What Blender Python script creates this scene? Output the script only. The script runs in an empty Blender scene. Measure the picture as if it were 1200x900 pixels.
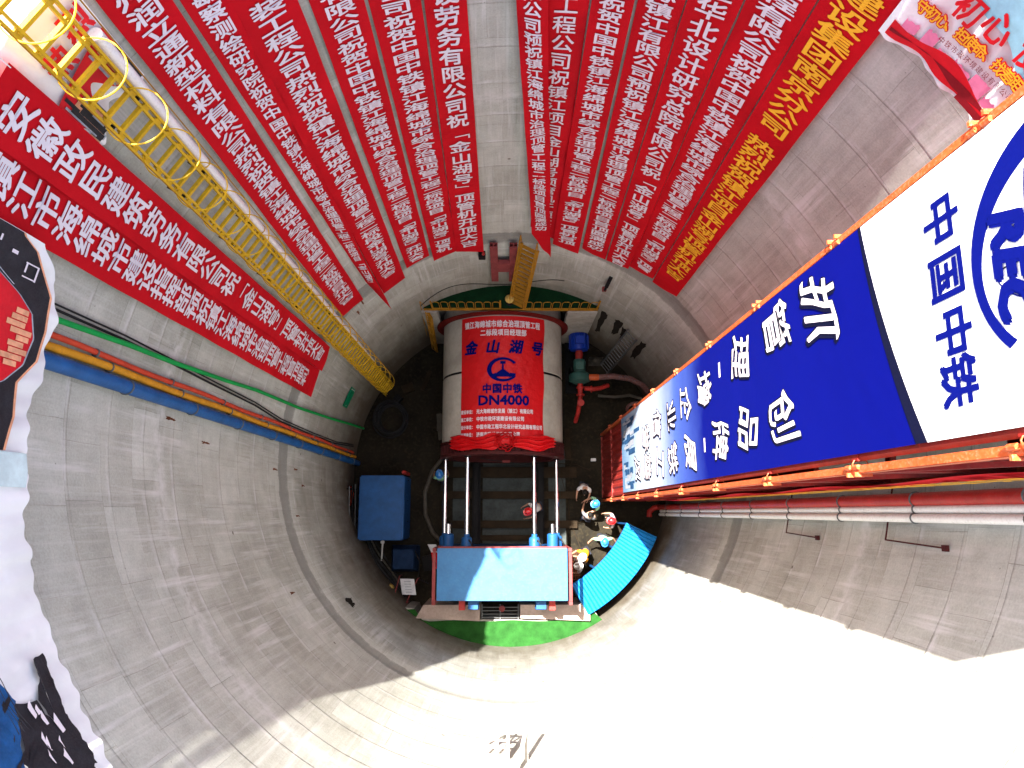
import bpy, bmesh, math, random
from mathutils import Vector, Matrix
random.seed(7)
S = bpy.context.scene
C = S.collection
PI = math.pi
# ------------------------------------------------------------------ camera, sky, sun, exposure
cam = bpy.data.cameras.new('camera'); cam.sensor_width = 36; cam.lens = 820 / 1200 * 36
cam.clip_start = 0.1; cam.clip_end = 2000
co = bpy.data.objects.new('camera', cam); C.objects.link(co)
co.location = (-0.224, -1.589, 27.28); co.rotation_euler = (0.181, -0.009, 0)
S.camera = co
SUN_AZ = math.radians(127); SUN_EL = math.radians(66.8)     # direction towards the sun, azimuth from +X
W = bpy.data.worlds.new('World'); S.world = W; W.use_nodes = True
nt = W.node_tree; bg = nt.nodes['Background']
sky = nt.nodes.new('ShaderNodeTexSky'); sky.sky_type = 'NISHITA'; sky.sun_disc = False
sky.air_density = 1.0; sky.dust_density = 5.0; sky.ozone_density = 0.6; sky.sun_elevation = SUN_EL; sky.sun_rotation = PI / 2 - SUN_AZ + 2 * PI
nt.links.new(sky.outputs[0], bg.inputs[0]); bg.inputs[1].default_value = 0.08
sl = bpy.data.lights.new('sun', 'SUN'); sl.energy = 5.0; sl.angle = math.radians(0.5); sl.color = (1, 0.95, 0.87)
so = bpy.data.objects.new('sun', sl); C.objects.link(so)
sd = Vector((math.cos(SUN_AZ) * math.cos(SUN_EL), math.sin(SUN_AZ) * math.cos(SUN_EL), math.sin(SUN_EL)))
so.rotation_euler = sd.to_track_quat('Z', 'Y').to_euler(); so.location = (-8, 9, 60)
S.view_settings.view_transform = 'Standard'; S.view_settings.look = 'None'
S.view_settings.gamma = 1; S.view_settings.exposure = 2.84; S.view_settings.use_curve_mapping = False
S.render.engine = 'CYCLES'; S.cycles.use_denoising = True; S.cycles.max_bounces = 10; S.cycles.diffuse_bounces = 6
FL = -2.0          # shaft floor
RIM = 20.6         # ground level round the shaft
R = 6.5            # inner radius of the shaft

# ------------------------------------------------------------------ materials
def newmat(name):
    m = bpy.data.materials.new(name); m.use_nodes = True
    return m, m.node_tree, m.node_tree.nodes['Principled BSDF']
def N(nt, t, **kw):
    n = nt.nodes.new(t)
    for k, v in kw.items():
        if k in n.inputs: n.inputs[k].default_value = v
        else: setattr(n, k, v)
    return n
def mixc(nt, fac, a, b, mode='MIX'):
    n = nt.nodes.new('ShaderNodeMix'); n.data_type = 'RGBA'; n.blend_type = mode
    for i, v in ((0, fac), (6, a), (7, b)):
        if hasattr(v, 'is_output'): nt.links.new(v, n.inputs[i])
        elif isinstance(v, tuple): n.inputs[i].default_value = v if len(v) == 4 else (*v, 1)
        else: n.inputs[i].default_value = v
    return n.outputs[2]
def ramp(nt, src, stops):
    n = nt.nodes.new('ShaderNodeValToRGB'); e = n.color_ramp.elements
    while len(e) < len(stops): e.new(0.5)
    for q, (p, c) in zip(e, stops):
        q.position = p; q.color = (c, c, c, 1) if not isinstance(c, tuple) else (*c, 1)
    nt.links.new(src, n.inputs[0]); return n.outputs[0]
def math_(nt, op, a, b=None):
    n = nt.nodes.new('ShaderNodeMath'); n.operation = op
    for i, v in ((0, a), (1, b)):
        if v is None: continue
        if hasattr(v, 'is_output'): nt.links.new(v, n.inputs[i])
        else: n.inputs[i].default_value = v
    return n.outputs[0]
def mat(name, col, rough=0.6, metal=0.0, var=0.25, scale=3.0, bump=0.15, dirt=None, dirt_amt=0.35, spec=None):
    """base colour broken up by two noises, optional dirt patches and a fine bump"""
    m, t, b = newmat(name); L = t.links
    tc = N(t, 'ShaderNodeTexCoord')
    n1 = N(t, 'ShaderNodeTexNoise', Scale=scale, Detail=6.0, Roughness=0.65); L.new(tc.outputs['Object'], n1.inputs['Vector'])
    n2 = N(t, 'ShaderNodeTexNoise', Scale=scale * 9, Detail=4.0); L.new(tc.outputs['Object'], n2.inputs['Vector'])
    v = ramp(t, n1.outputs[0], [(0.3, 1 - var), (0.7, 1 + var * 0.4)])
    c = mixc(t, 1.0, col, v, 'MULTIPLY')
    if dirt:
        f = ramp(t, n2.outputs[0], [(0.5, 0.0), (0.68, dirt_amt)])
        c = mixc(t, f, c, dirt)
    L.new(c, b.inputs['Base Color'])
    r = ramp(t, n2.outputs[0], [(0.3, max(0.05, rough - 0.12)), (0.7, min(1, rough + 0.12))])
    L.new(r, b.inputs['Roughness']); b.inputs['Metallic'].default_value = metal
    b.inputs['Specular IOR Level'].default_value = spec if spec is not None else (0.5 if metal or rough < 0.35 else 0.22 if rough < 0.6 else 0.08)
    if bump:
        bp = N(t, 'ShaderNodeBump', Strength=bump, Distance=0.02); L.new(n2.outputs[0], bp.inputs['Height']); L.new(bp.outputs[0], b.inputs['Normal'])
    return m
def concrete_wall():
    m, t, b = newmat('shaft_concrete'); L = t.links
    uv = N(t, 'ShaderNodeUVMap'); sep = N(t, 'ShaderNodeSeparateXYZ'); L.new(uv.outputs[0], sep.inputs[0])
    def mp(sx, sy, ox=0.0):
        n = N(t, 'ShaderNodeMapping'); n.inputs['Scale'].default_value = (sx, sy, 1); n.inputs['Location'].default_value = (ox, ox * 0.7, 0)
        L.new(uv.outputs[0], n.inputs[0]); return n.outputs[0]
    def noise(v, sc, det=5.0, ro=0.6):
        n = N(t, 'ShaderNodeTexNoise', Scale=sc, Detail=det, Roughness=ro); L.new(v, n.inputs['Vector']); return n.outputs[0]
    big = noise(mp(1, 1), 0.45, 4)
    mid = noise(mp(1, 1, 5), 2.2, 7, 0.7)
    c = mixc(t, ramp(t, big, [(0.3, 0.0), (0.7, 1.0)]), (0.345, 0.347, 0.305), (0.455, 0.457, 0.41))
    c = mixc(t, 1.0, c, ramp(t, mid, [(0.3, 0.86), (0.7, 1.09)]), 'MULTIPLY')
    fine = noise(mp(1, 1, 13), 26.0, 4, 0.8)
    c = mixc(t, 1.0, c, ramp(t, fine, [(0.3, 0.82), (0.7, 1.12)]), 'MULTIPLY')
    # shutter boards: patches of slightly different tone, offset courses
    br = N(t, 'ShaderNodeTexBrick', Scale=1.0); br.offset = 0.37; br.offset_frequency = 2; br.squash = 0.7; br.squash_frequency = 3
    br.inputs['Color1'].default_value = (0.86, 0.85, 0.83, 1); br.inputs['Color2'].default_value = (1.20, 1.21, 1.24, 1); br.inputs['Mortar'].default_value = (0.62, 0.6, 0.58, 1)
    br.inputs['Mortar Size'].default_value = 0.006; br.inputs['Mortar Smooth'].default_value = 0.6
    br.inputs['Brick Width'].default_value = 1.22; br.inputs['Row Height'].default_value = 0.915
    dv = N(t, 'ShaderNodeVectorMath', operation='ADD')
    dn = N(t, 'ShaderNodeTexNoise', Scale=1.3, Detail=3.0); L.new(uv.outputs[0], dn.inputs['Vector'])
    dm = N(t, 'ShaderNodeVectorMath', operation='SCALE'); L.new(dn.outputs[1], dm.inputs[0]); dm.inputs['Scale'].default_value = 0.05
    L.new(uv.outputs[0], dv.inputs[0]); L.new(dm.outputs[0], dv.inputs[1]); L.new(dv.outputs[0], br.inputs['Vector'])
    patch = ramp(t, noise(mp(1, 1, 31), 0.8, 3), [(0.38, 0.15), (0.62, 1.0)])
    c = mixc(t, patch, c, mixc(t, 1.0, c, br.outputs['Color'], 'MULTIPLY'))
    # pour lines every 1.08 m
    fr = math_(t, 'FRACT', math_(t, 'ADD', math_(t, 'MULTIPLY', sep.outputs[1], 1 / 1.08), math_(t, 'MULTIPLY', math_(t, 'SUBTRACT', noise(mp(1, 1, 9), 1.1, 4), 0.5), 0.05)))
    line = ramp(t, fr, [(0.0, 1.0), (0.014, 0.35), (0.035, 0.0)])
    c = mixc(t, math_(t, 'MULTIPLY', math_(t, 'MULTIPLY', line, ramp(t, noise(mp(1, 1, 77), 0.5, 3), [(0.4, 0.2), (0.6, 1.0)])), 0.85), c, (0.19, 0.18, 0.165))
    pale_band = ramp(t, fr, [(0.03, 0.0), (0.05, 1.0), (0.16, 0.0)])  # paler concrete tone just above each pour line
    c = mixc(t, math_(t, 'MULTIPLY', math_(t, 'MULTIPLY', pale_band, ramp(t, noise(mp(1, 2, 3), 1.4, 6, 0.7), [(0.48, 0.0), (0.66, 1.0)])), 0.75), c, (0.6, 0.59, 0.6))
    # lime runs and dark runs down the wall
    run = ramp(t, noise(mp(5.5, 0.22, 2), 1.0, 6, 0.62), [(0.53, 0.0), (0.64, 1.0)])
    mask = ramp(t, noise(mp(0.5, 0.5, 17), 1.0, 4), [(0.40, 0.0), (0.60, 1.0)])
    c = mixc(t, math_(t, 'MULTIPLY', math_(t, 'MULTIPLY', run, mask), 0.6), c, (0.62, 0.61, 0.6))
    run2 = ramp(t, noise(mp(4.0, 0.16, 43), 1.0, 7, 0.66), [(0.53, 0.0), (0.75, 1.0)])
    c = mixc(t, math_(t, 'MULTIPLY', run2, 0.42), c, (0.20, 0.185, 0.165))
    run3 = ramp(t, noise(mp(14.0, 0.5, 71), 1.0, 5, 0.66), [(0.5, 0.0), (0.8, 1.0)])
    c = mixc(t, math_(t, 'MULTIPLY', run3, 0.5), c, (0.55, 0.53, 0.5))
    # rusted tie holes
    vo = N(t, 'ShaderNodeTexVoronoi', Scale=0.8); vo.inputs['Randomness'].default_value = 0.9; L.new(dv.outputs[0], vo.inputs['Vector'])
    c = mixc(t, ramp(t, vo.outputs['Distance'], [(0.018, 0.85), (0.04, 0.0)]), c, (0.07, 0.045, 0.03))
    vo2 = N(t, 'ShaderNodeTexVoronoi', Scale=2.3); L.new(dv.outputs[0], vo2.inputs['Vector'])
    c = mixc(t, ramp(t, vo2.outputs['Distance'], [(0.02, 0.6), (0.035, 0.0)]), c, (0.12, 0.11, 0.10))
    # mud near the floor, stretched upward to paint in the shaft's deeper shade
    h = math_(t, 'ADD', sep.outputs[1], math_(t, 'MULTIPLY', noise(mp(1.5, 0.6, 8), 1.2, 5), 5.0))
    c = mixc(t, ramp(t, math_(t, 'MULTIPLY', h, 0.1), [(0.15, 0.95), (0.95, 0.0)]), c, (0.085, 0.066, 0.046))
    jn = math_(t, 'ADD', sep.outputs[1], math_(t, 'MULTIPLY', math_(t, 'SUBTRACT', noise(mp(1, 1, 55), 2.5, 6, 0.7), 0.5), 0.45))
    jb = ramp(t, math_(t, 'MULTIPLY', math_(t, 'SUBTRACT', jn, 6.5), 0.5), [(0.26, 0.0), (0.31, 1.0), (0.66, 1.0), (0.70, 0.0)])
    c = mixc(t, math_(t, 'MULTIPLY', jb, 0.75), c, mixc(t, fine, (0.10, 0.10, 0.09), (0.26, 0.255, 0.235)))
    # bright limewashed ring half way up
    lb = ramp(t, math_(t, 'MULTIPLY', math_(t, 'SUBTRACT', jn, 13.7), 0.5), [(0.32, 0.0), (0.42, 1.0), (0.52, 0.6), (0.66, 0.0)])
    c = mixc(t, math_(t, 'MULTIPLY', lb, ramp(t, mid, [(0.42, 0.0), (0.62, 0.8)])), c, (0.58, 0.57, 0.56))
    L.new(c, b.inputs['Base Color']); b.inputs['Roughness'].default_value = 0.9; b.inputs['Specular IOR Level'].default_value = 0.12
    hgt = math_(t, 'ADD', math_(t, 'MULTIPLY', mid, 0.6), math_(t, 'SUBTRACT', br.outputs['Fac'], line))
    bp = N(t, 'ShaderNodeBump', Strength=0.35, Distance=0.02); L.new(hgt, bp.inputs['Height']); L.new(bp.outputs[0], b.inputs['Normal'])
    return m
def cloth_mat(name, col, rough=0.6, wr=0.5):
    m, t, b = newmat(name); L = t.links
    tc = N(t, 'ShaderNodeTexCoord')
    n1 = N(t, 'ShaderNodeTexNoise', Scale=0.9, Detail=5.0); L.new(tc.outputs['Object'], n1.inputs['Vector'])
    n2 = N(t, 'ShaderNodeTexNoise', Scale=5.0, Detail=3.0); L.new(tc.outputs['Object'], n2.inputs['Vector'])
    c = mixc(t, 1.0, col, ramp(t, n1.outputs[0], [(0.3, 0.82), (0.7, 1.08)]), 'MULTIPLY')
    L.new(c, b.inputs['Base Color']); b.inputs['Roughness'].default_value = rough
    b.inputs['Specular IOR Level'].default_value = 0.10 if rough > 0.55 else 0.3
    bp = N(t, 'ShaderNodeBump', Strength=wr, Distance=0.05); L.new(n2.outputs[0], bp.inputs['Height']); L.new(bp.outputs[0], b.inputs['Normal'])
    return m
M = {}
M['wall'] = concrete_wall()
M['joint'] = mat('joint_mortar', (0.14, 0.135, 0.125), 0.95, var=0.5, scale=2)
M['conc'] = mat('grey_concrete', (0.36, 0.34, 0.31), 0.9, var=0.35, scale=1.2, dirt=(0.2, 0.18, 0.15))
M['pinkconc'] = mat('stained_concrete', (0.42, 0.33, 0.29), 0.9, var=0.35, scale=1.5, dirt=(0.25, 0.2, 0.16))
M['ground'] = mat('ground_concrete', (0.42, 0.40, 0.37), 0.9, var=0.3, scale=0.3)
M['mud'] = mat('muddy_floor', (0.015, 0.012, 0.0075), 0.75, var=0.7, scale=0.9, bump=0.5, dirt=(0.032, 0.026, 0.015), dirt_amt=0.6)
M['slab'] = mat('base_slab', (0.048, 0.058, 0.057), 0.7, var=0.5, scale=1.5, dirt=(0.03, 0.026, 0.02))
M['timber'] = mat('muddy_timber', (0.028, 0.019, 0.011), 0.85, var=0.5, scale=2, dirt=(0.03, 0.024, 0.018))
M['black'] = mat('black_steel', (0.010, 0.010, 0.011), 0.6, var=0.4)
M['rubber'] = mat('black_rubber', (0.02, 0.02, 0.021), 0.7)
M['greyhose'] = mat('grey_hose', (0.075, 0.068, 0.055), 0.8, var=0.4, dirt=(0.045, 0.04, 0.03))
M['red'] = cloth_mat('red_banner_cloth', (0.47, 0.0035, 0.010), 0.75, 0.3)
M['redsilk'] = cloth_mat('red_silk', (0.55, 0.005, 0.008), 0.5, 0.8)
M['white'] = mat('white_print', (0.66, 0.60, 0.65), 0.7, var=0.06, bump=0)
M['yellowp'] = mat('yellow_print', (0.80, 0.42, 0.03), 0.7, var=0.06, bump=0)
M['blueprint'] = mat('dark_blue_print', (0.0012, 0.004, 0.11), 0.8, var=0.1, bump=0, spec=0.04)
M['navy'] = mat('navy_print', (0.002, 0.003, 0.018), 0.8, var=0.1, bump=0)
M['sheet'] = cloth_mat('white_vinyl', (0.78, 0.78, 0.80), 0.45, 0.25)
M['yellow'] = mat('yellow_paint', (0.60, 0.36, 0.008), 0.5, var=0.25, dirt=(0.3, 0.2, 0.06))
M['dimyellow'] = mat('worn_yellow_paint', (0.36, 0.17, 0.015), 0.6, var=0.3, dirt=(0.2, 0.12, 0.05))
M['orange'] = mat('orange_red_paint', (0.50, 0.085, 0.022), 0.45, var=0.35, scale=4, dirt=(0.45, 0.25, 0.15))
M['redpaint'] = mat('dull_red_paint', (0.25, 0.018, 0.014), 0.5, var=0.4, scale=2, dirt=(0.2, 0.06, 0.04))
M['darkred'] = mat('dark_red_paint', (0.12, 0.010, 0.008), 0.6, var=0.4)
M['redpipe'] = mat('red_pipe_paint', (0.38, 0.022, 0.018), 0.5, var=0.3, dirt=(0.3, 0.1, 0.07))
M['pinksteel'] = mat('red_primer_steel', (0.22, 0.05, 0.05), 0.7, var=0.3)
M['brownsteel'] = mat('brown_steel', (0.06, 0.014, 0.014), 0.6, var=0.4)
M['blue'] = mat('blue_machine_paint', (0.010, 0.075, 0.23), 0.5, var=0.3, scale=2.5, dirt=(0.02, 0.07, 0.2))
M['bluesheet'] = mat('blue_sheet_steel', (0.035, 0.15, 0.34), 0.5, var=0.25, scale=1.5, dirt=(0.07, 0.2, 0.36), dirt_amt=0.3)
M['roofblue'] = mat('blue_roof_sheet', (0.004, 0.15, 0.42), 0.5, var=0.25, scale=2, dirt=(0.01, 0.12, 0.34))
M['darkblue'] = mat('dark_blue_tarp', (0.012, 0.03, 0.075), 0.7, var=0.4)
M['bluepipe'] = mat('blue_pipe_paint', (0.010, 0.085, 0.27), 0.5, var=0.35, scale=3, dirt=(0.05, 0.12, 0.25))
M['yellowpipe'] = mat('orange_yellow_hose', (0.60, 0.27, 0.02), 0.6, var=0.3, dirt=(0.3, 0.15, 0.05))
M['redhose'] = mat('red_hose', (0.52, 0.06, 0.03), 0.6, var=0.3)
M['greenhose'] = mat('green_hose', (0.01, 0.28, 0.06), 0.6)
M['whitepipe'] = mat('white_plastic', (0.78, 0.77, 0.74), 0.4, var=0.1, dirt=(0.5, 0.48, 0.42))
M['chrome'] = mat('polished_steel', (0.85, 0.85, 0.86), 0.14, 1.0, var=0.05, bump=0)
M['alu'] = mat('dull_aluminium', (0.10, 0.105, 0.105), 0.6, 0.3)
M['pipeconc'] = mat('smooth_pipe_concrete', (0.46, 0.44, 0.38), 0.8, var=0.3, scale=1.0, dirt=(0.34, 0.30, 0.22))
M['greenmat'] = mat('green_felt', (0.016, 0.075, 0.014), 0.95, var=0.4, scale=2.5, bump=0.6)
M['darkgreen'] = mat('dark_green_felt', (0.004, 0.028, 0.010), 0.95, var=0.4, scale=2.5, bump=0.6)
M['signgreen'] = mat('sign_green', (0.0, 0.16, 0.07), 0.5)
M['pumpgreen'] = mat('pump_green', (0.03, 0.10, 0.085), 0.5, var=0.4, dirt=(0.1, 0.06, 0.04))
M['motorblue'] = mat('motor_blue', (0.004, 0.03, 0.28), 0.4, var=0.2)
M['pinkhose'] = mat('pinkish_hose', (0.16, 0.07, 0.06), 0.7, var=0.4, dirt=(0.10, 0.25, 0.33), dirt_amt=0.3)
M['skin'] = mat('skin', (0.42, 0.23, 0.15), 0.6, var=0.1, bump=0)
M['hair'] = mat('black_hair', (0.012, 0.011, 0.01), 0.6)
M['trouser'] = mat('dark_trousers', (0.025, 0.028, 0.04), 0.9)
M['shoe'] = mat('black_shoes', (0.02, 0.02, 0.02), 0.6)
M['shirtwhite'] = mat('white_shirt', (0.68, 0.68, 0.68), 0.9, var=0.08)
M['shirtgrey'] = mat('grey_shirt', (0.13, 0.13, 0.14), 0.9)
M['shirtgreen'] = mat('green_white_shirt', (0.30, 0.60, 0.38), 0.9)
M['shirtpink'] = mat('pale_pink_shirt', (0.55, 0.40, 0.42), 0.9)
M['vest'] = mat('orange_vest', (0.85, 0.32, 0.02), 0.8)
M['helmetred'] = mat('red_helmet', (0.62, 0.012, 0.015), 0.3, bump=0)
M['helmetblue'] = mat('blue_helmet', (0.02, 0.17, 0.50), 0.3, bump=0)
M['helmetwhite'] = mat('white_helmet', (0.8, 0.8, 0.78), 0.3, bump=0)
M['stain'] = mat('tar_black', (0.018, 0.015, 0.012), 0.9, var=0.4)
M['pale_rust'] = mat('sunlit_rust', (0.50, 0.38, 0.33), 0.8, var=0.3)  # rust lightened in colour so the bracket looks blown out by sunlight
M['rust'] = mat('rust', (0.16, 0.06, 0.03), 0.9, var=0.5)
M['poster_red'] = mat('poster_red', (0.60, 0.01, 0.02), 0.5, var=0.25, bump=0)
M['poster_dred'] = mat('poster_dark_red', (0.22, 0.008, 0.015), 0.5, var=0.4, bump=0)
M['poster_pink'] = mat('poster_pink', (0.75, 0.22, 0.38), 0.5, var=0.3, bump=0)
M['poster_sky'] = mat('poster_sky', (0.30, 0.62, 0.75), 0.5, var=0.3, bump=0)
M['poster_black'] = mat('poster_black', (0.022, 0.021, 0.026), 0.5, var=0.5, scale=5, bump=0)
M['poster_grey'] = mat('poster_grey', (0.33, 0.36, 0.42), 0.5, var=0.4, scale=6, bump=0)
M['poster_orange'] = mat('poster_orange', (0.75, 0.35, 0.2), 0.5, var=0.4, scale=6, bump=0)
M['skyline'] = mat('skyline_print', (0.02, 0.07, 0.17), 0.7, var=0.6, scale=5, bump=0)
M['pale_print'] = mat('pale_print', (0.55, 0.68, 0.70), 0.5, var=0.3, bump=0)
M['poster_cyan'] = mat('poster_cyan', (0.012, 0.085, 0.26), 0.5, var=0.5, scale=4, bump=0)
M['rope'] = mat('yellow_rope', (0.6, 0.42, 0.12), 0.8)
M['paper'] = mat('white_paper', (0.7, 0.72, 0.75), 0.8)

# ------------------------------------------------------------------ mesh builder
ORG = {}
class MB:
    def __init__(s): s.v = []; s.f = []; s.uv = None
    def add(s, vs, fs):
        o = len(s.v); s.v += [tuple(v) for v in vs]; s.f += [tuple(i + o for i in f) for f in fs]; return s
    def box(s, c, d, rz=0.0, mtx=None):
        x, y, z = (k / 2 for k in d)
        vs = [Vector((a * x, b * y, e * z)) for a in (-1, 1) for b in (-1, 1) for e in (-1, 1)]
        m = mtx or Matrix.Rotation(rz, 3, 'Z')
        vs = [m @ v + Vector(c) for v in vs]
        return s.add(vs, [(0, 1, 3, 2), (4, 6, 7, 5), (0, 4, 5, 1), (2, 3, 7, 6), (0, 2, 6, 4), (1, 5, 7, 3)])
    def bar(s, a, b, w, h=None, up=(0, 0, 1)):
        a = Vector(a); b = Vector(b); h = h or w; d = (b - a); L = d.length; d.normalize()
        u = Vector(up)
        if abs(d.dot(u)) > 0.98: u = Vector((1, 0, 0))
        sx = d.cross(u).normalized(); sz = sx.cross(d)
        m = Matrix((sx, d, sz)).transposed()
        return s.box((a + b) / 2, (w, L, h), mtx=m)
    def tube(s, pts, r, n=10, closed=False, caps=True):
        pts = [Vector(p) for p in pts]; k = len(pts); rr = r if isinstance(r, (list, tuple)) else [r] * k
        o = len(s.v); prev = None
        for i, p in enumerate(pts):
            if closed: d = pts[(i + 1) % k] - pts[i - 1]
            else: d = pts[min(i + 1, k - 1)] - pts[max(i - 1, 0)]
            d.normalize()
            if prev is None:
                q = Vector((0, 0, 1)) if abs(d.z) < 0.9 else Vector((1, 0, 0)); a = d.cross(q).normalized()
            else: a = (prev - d * prev.dot(d)).normalized()
            prev = a; b = d.cross(a)
            for j in range(n):
                t = 2 * PI * j / n; s.v.append(tuple(p + (a * math.cos(t) + b * math.sin(t)) * rr[i]))
        for i in range(k if closed else k - 1):
            i2 = (i + 1) % k
            for j in range(n):
                j2 = (j + 1) % n
                s.f.append((o + i * n + j, o + i * n + j2, o + i2 * n + j2, o + i2 * n + j))
        if caps and not closed:
            s.f.append(tuple(o + j for j in range(n))[::-1]); s.f.append(tuple(o + (k - 1) * n + j for j in range(n)))
        return s
    def grid(s, fn, nu, nv):
        o = len(s.v)
        for i in range(nu + 1):
            for j in range(nv + 1): s.v.append(tuple(fn(i / nu, j / nv)))
        for i in range(nu):
            for j in range(nv):
                a = o + i * (nv + 1) + j; s.f.append((a, a + nv + 1, a + nv + 2, a + 1))
        return s
    def prism(s, poly, z0, z1):
        """poly: list of (x, y) counter-clockwise, extruded from z0 to z1"""
        n = len(poly); o = len(s.v)
        s.v += [(x, y, z0) for x, y in poly] + [(x, y, z1) for x, y in poly]
        s.f.append(tuple(o + i for i in range(n))[::-1]); s.f.append(tuple(o + n + i for i in range(n)))
        for i in range(n):
            j = (i + 1) % n; s.f.append((o + i, o + j, o + n + j, o + n + i))
        return s
    def lathe(s, prof, c, axis='Z', n=24, caps=True):
        """prof: list of (r, h)"""
        o = len(s.v); c = Vector(c)
        for r, h in prof:
            for j in range(n):
                t = 2 * PI * j / n; a, b = r * math.cos(t), r * math.sin(t)
                p = {'Z': (a, b, h), 'Y': (b, h, a), 'X': (h, a, b)}[axis]
                s.v.append(tuple(c + Vector(p)))
        for i in range(len(prof) - 1):
            for j in range(n):
                j2 = (j + 1) % n
                s.f.append((o + i * n + j, o + i * n + j2, o + (i + 1) * n + j2, o + (i + 1) * n + j))
        if caps:
            s.f.append(tuple(o + j for j in range(n))[::-1]); s.f.append(tuple(o + (len(prof) - 1) * n + j for j in range(n)))
        return s
    def build(s, name, m, parent=None, smooth=False, bevel=0.0, fixn=True):
        off = Vector(ORG.get(parent.name, (0, 0, 0))) if parent else Vector((0, 0, 0))
        me = bpy.data.meshes.new(name)
        me.from_pydata([tuple(Vector(v) - off) for v in s.v], [], s.f); me.update()
        if fixn or bevel:
            bm = bmesh.new(); bm.from_mesh(me)
            if fixn: bmesh.ops.recalc_face_normals(bm, faces=bm.faces)
            if bevel: bmesh.ops.bevel(bm, geom=[e for e in bm.edges if len(e.link_faces) == 2 and e.calc_face_angle(0) > 0.6], offset=bevel, segments=2, affect='EDGES', clamp_overlap=True)
            bm.to_mesh(me); bm.free()
        if smooth:
            me.polygons.foreach_set('use_smooth', [True] * len(me.polygons))
            try: me.set_sharp_from_angle(angle=math.radians(40))
            except Exception: pass
        me.materials.append(M[m] if isinstance(m, str) else m)
        o = bpy.data.objects.new(name, me); C.objects.link(o)
        if parent: o.parent = parent
        ORG[o.name] = tuple(off)
        return o
def tag(o, label=None, cat=None, group=None, kind=None):
    if label: o['label'] = label
    if cat: o['category'] = cat
    if group: o['group'] = group
    if kind: o['kind'] = kind
    return o
def thing(name, label, cat, loc=(0, 0, 0), group=None):
    o = bpy.data.objects.new(name, None); o.empty_display_size = 0.2; C.objects.link(o); o.location = loc
    ORG[o.name] = tuple(loc)
    return tag(o, label, cat, group)
def cp(deg, r, z):
    a = math.radians(deg); return Vector((r * math.cos(a), r * math.sin(a), z))
def lerp(a, b, t): return a + (b - a) * t

# ------------------------------------------------------------------ lettering
_gl = {}
def glyph(ch, off=0.0, shear=0.0):
    k = (ch, off, shear)
    if k not in _gl:
        cu = bpy.data.curves.new('g', 'FONT'); cu.body = ch; cu.size = 1; cu.resolution_u = 2; cu.offset = off; cu.shear = shear
        o = bpy.data.objects.new('g', cu); C.objects.link(o)
        me = bpy.data.meshes.new_from_object(o.evaluated_get(bpy.context.evaluated_depsgraph_get()))
        bpy.data.objects.remove(o); bpy.data.curves.remove(cu)
        vs = [(v.co.x, v.co.y) for v in me.vertices]; fs = [tuple(p.vertices) for p in me.polygons]
        bpy.data.meshes.remove(me)
        _gl[k] = (vs, fs)
    return _gl[k]
def put_glyphs(mb, vs, fs, f2, off):
    """f2 maps glyph coordinates to world; boldened by shifted copies stepped off the sheet"""
    if not vs: return
    c = f2(0.5, 0.38); nrm = (f2(0.6, 0.38) - c).cross(f2(0.5, 0.48) - c).normalized()
    sh = [(0, 0)] if off <= 0 else [(off, off), (-off, off), (off, -off), (-off, -off)]
    if off > 0.035: sh += [(0, 0), (off * 1.4, 0), (-off * 1.4, 0), (0, off * 1.4), (0, -off * 1.4)]
    for k, (dx, dy) in enumerate(sh):
        mb.add([f2(x + dx, y + dy) + nrm * (0.0006 * k) for x, y in vs], fs)
def put_char(mb, ch, fn, cx, cy, w, h, off=0.02, shear=0.0):
    """fn(x, y) maps sheet coordinates (x to the right of the writing, y up) to world; glyph box centred on cx, cy"""
    vs, fs = glyph(ch, 0.0, shear)
    put_glyphs(mb, vs, fs, lambda x, y: fn(cx + (x - 0.5) * w, cy + (y - 0.38) * h), off)
def put_latin(mb, s, fn, cx, cy, w, h, off=0.02, shear=0.0):
    vs, fs = glyph(s, 0.0, shear)
    x0 = min(v[0] for v in vs); x1 = max(v[0] for v in vs); y0 = min(v[1] for v in vs); y1 = max(v[1] for v in vs)
    put_glyphs(mb, vs, fs, lambda x, y: fn(cx + ((x - x0) / (x1 - x0) - 0.5) * w, cy + ((y - y0) / (y1 - y0) - 0.5) * h), off)

# ================================================================== SETTING
# ground round the shaft
mb = MB(); n = 128
prof = [(6.95, RIM - 0.02), (12, RIM - 0.02), (40, RIM - 0.02), (900, RIM - 0.02)]
mb.lathe(prof, (0, 0, 0), n=n, caps=False); tag(mb.build('ground', 'ground', fixn=False), kind='structure')
# shaft floor
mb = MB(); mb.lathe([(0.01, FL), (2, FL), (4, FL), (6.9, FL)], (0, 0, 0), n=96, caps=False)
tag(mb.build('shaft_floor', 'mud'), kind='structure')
# shaft wall: one ring of concrete with a recessed joint, UV = (arc length, height)
wall = thing('shaft_wall', 'curved grey concrete wall lining the whole deep round shaft', 'wall', (0, 0, FL))
me = bpy.data.meshes.new('concrete_lining'); bm = bmesh.new(); uvl = bm.loops.layers.uv.new('UVMap')
prof = [(6.9, FL), (R, FL), (R, 7.10), (R + 0.03, 7.16), (R + 0.03, 7.78), (R, 7.80), (R, RIM - 0.05), (R + 0.05, RIM), (6.95, RIM), (6.95, FL)]
dense = []
for (r0, z0), (r1, z1) in zip(prof[1:-3], prof[2:-2]):
    k = max(1, int(abs(z1 - z0) / 1.2))
    for i in range(k): dense.append((lerp(r0, r1, i / k), lerp(z0, z1, i / k)))
dense += prof[-3:]
NS = 256
cols = [[bm.verts.new((r * math.cos(2 * PI * j / NS), r * math.sin(2 * PI * j / NS), z - FL)) for r, z in dense] for j in range(NS)]
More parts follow.
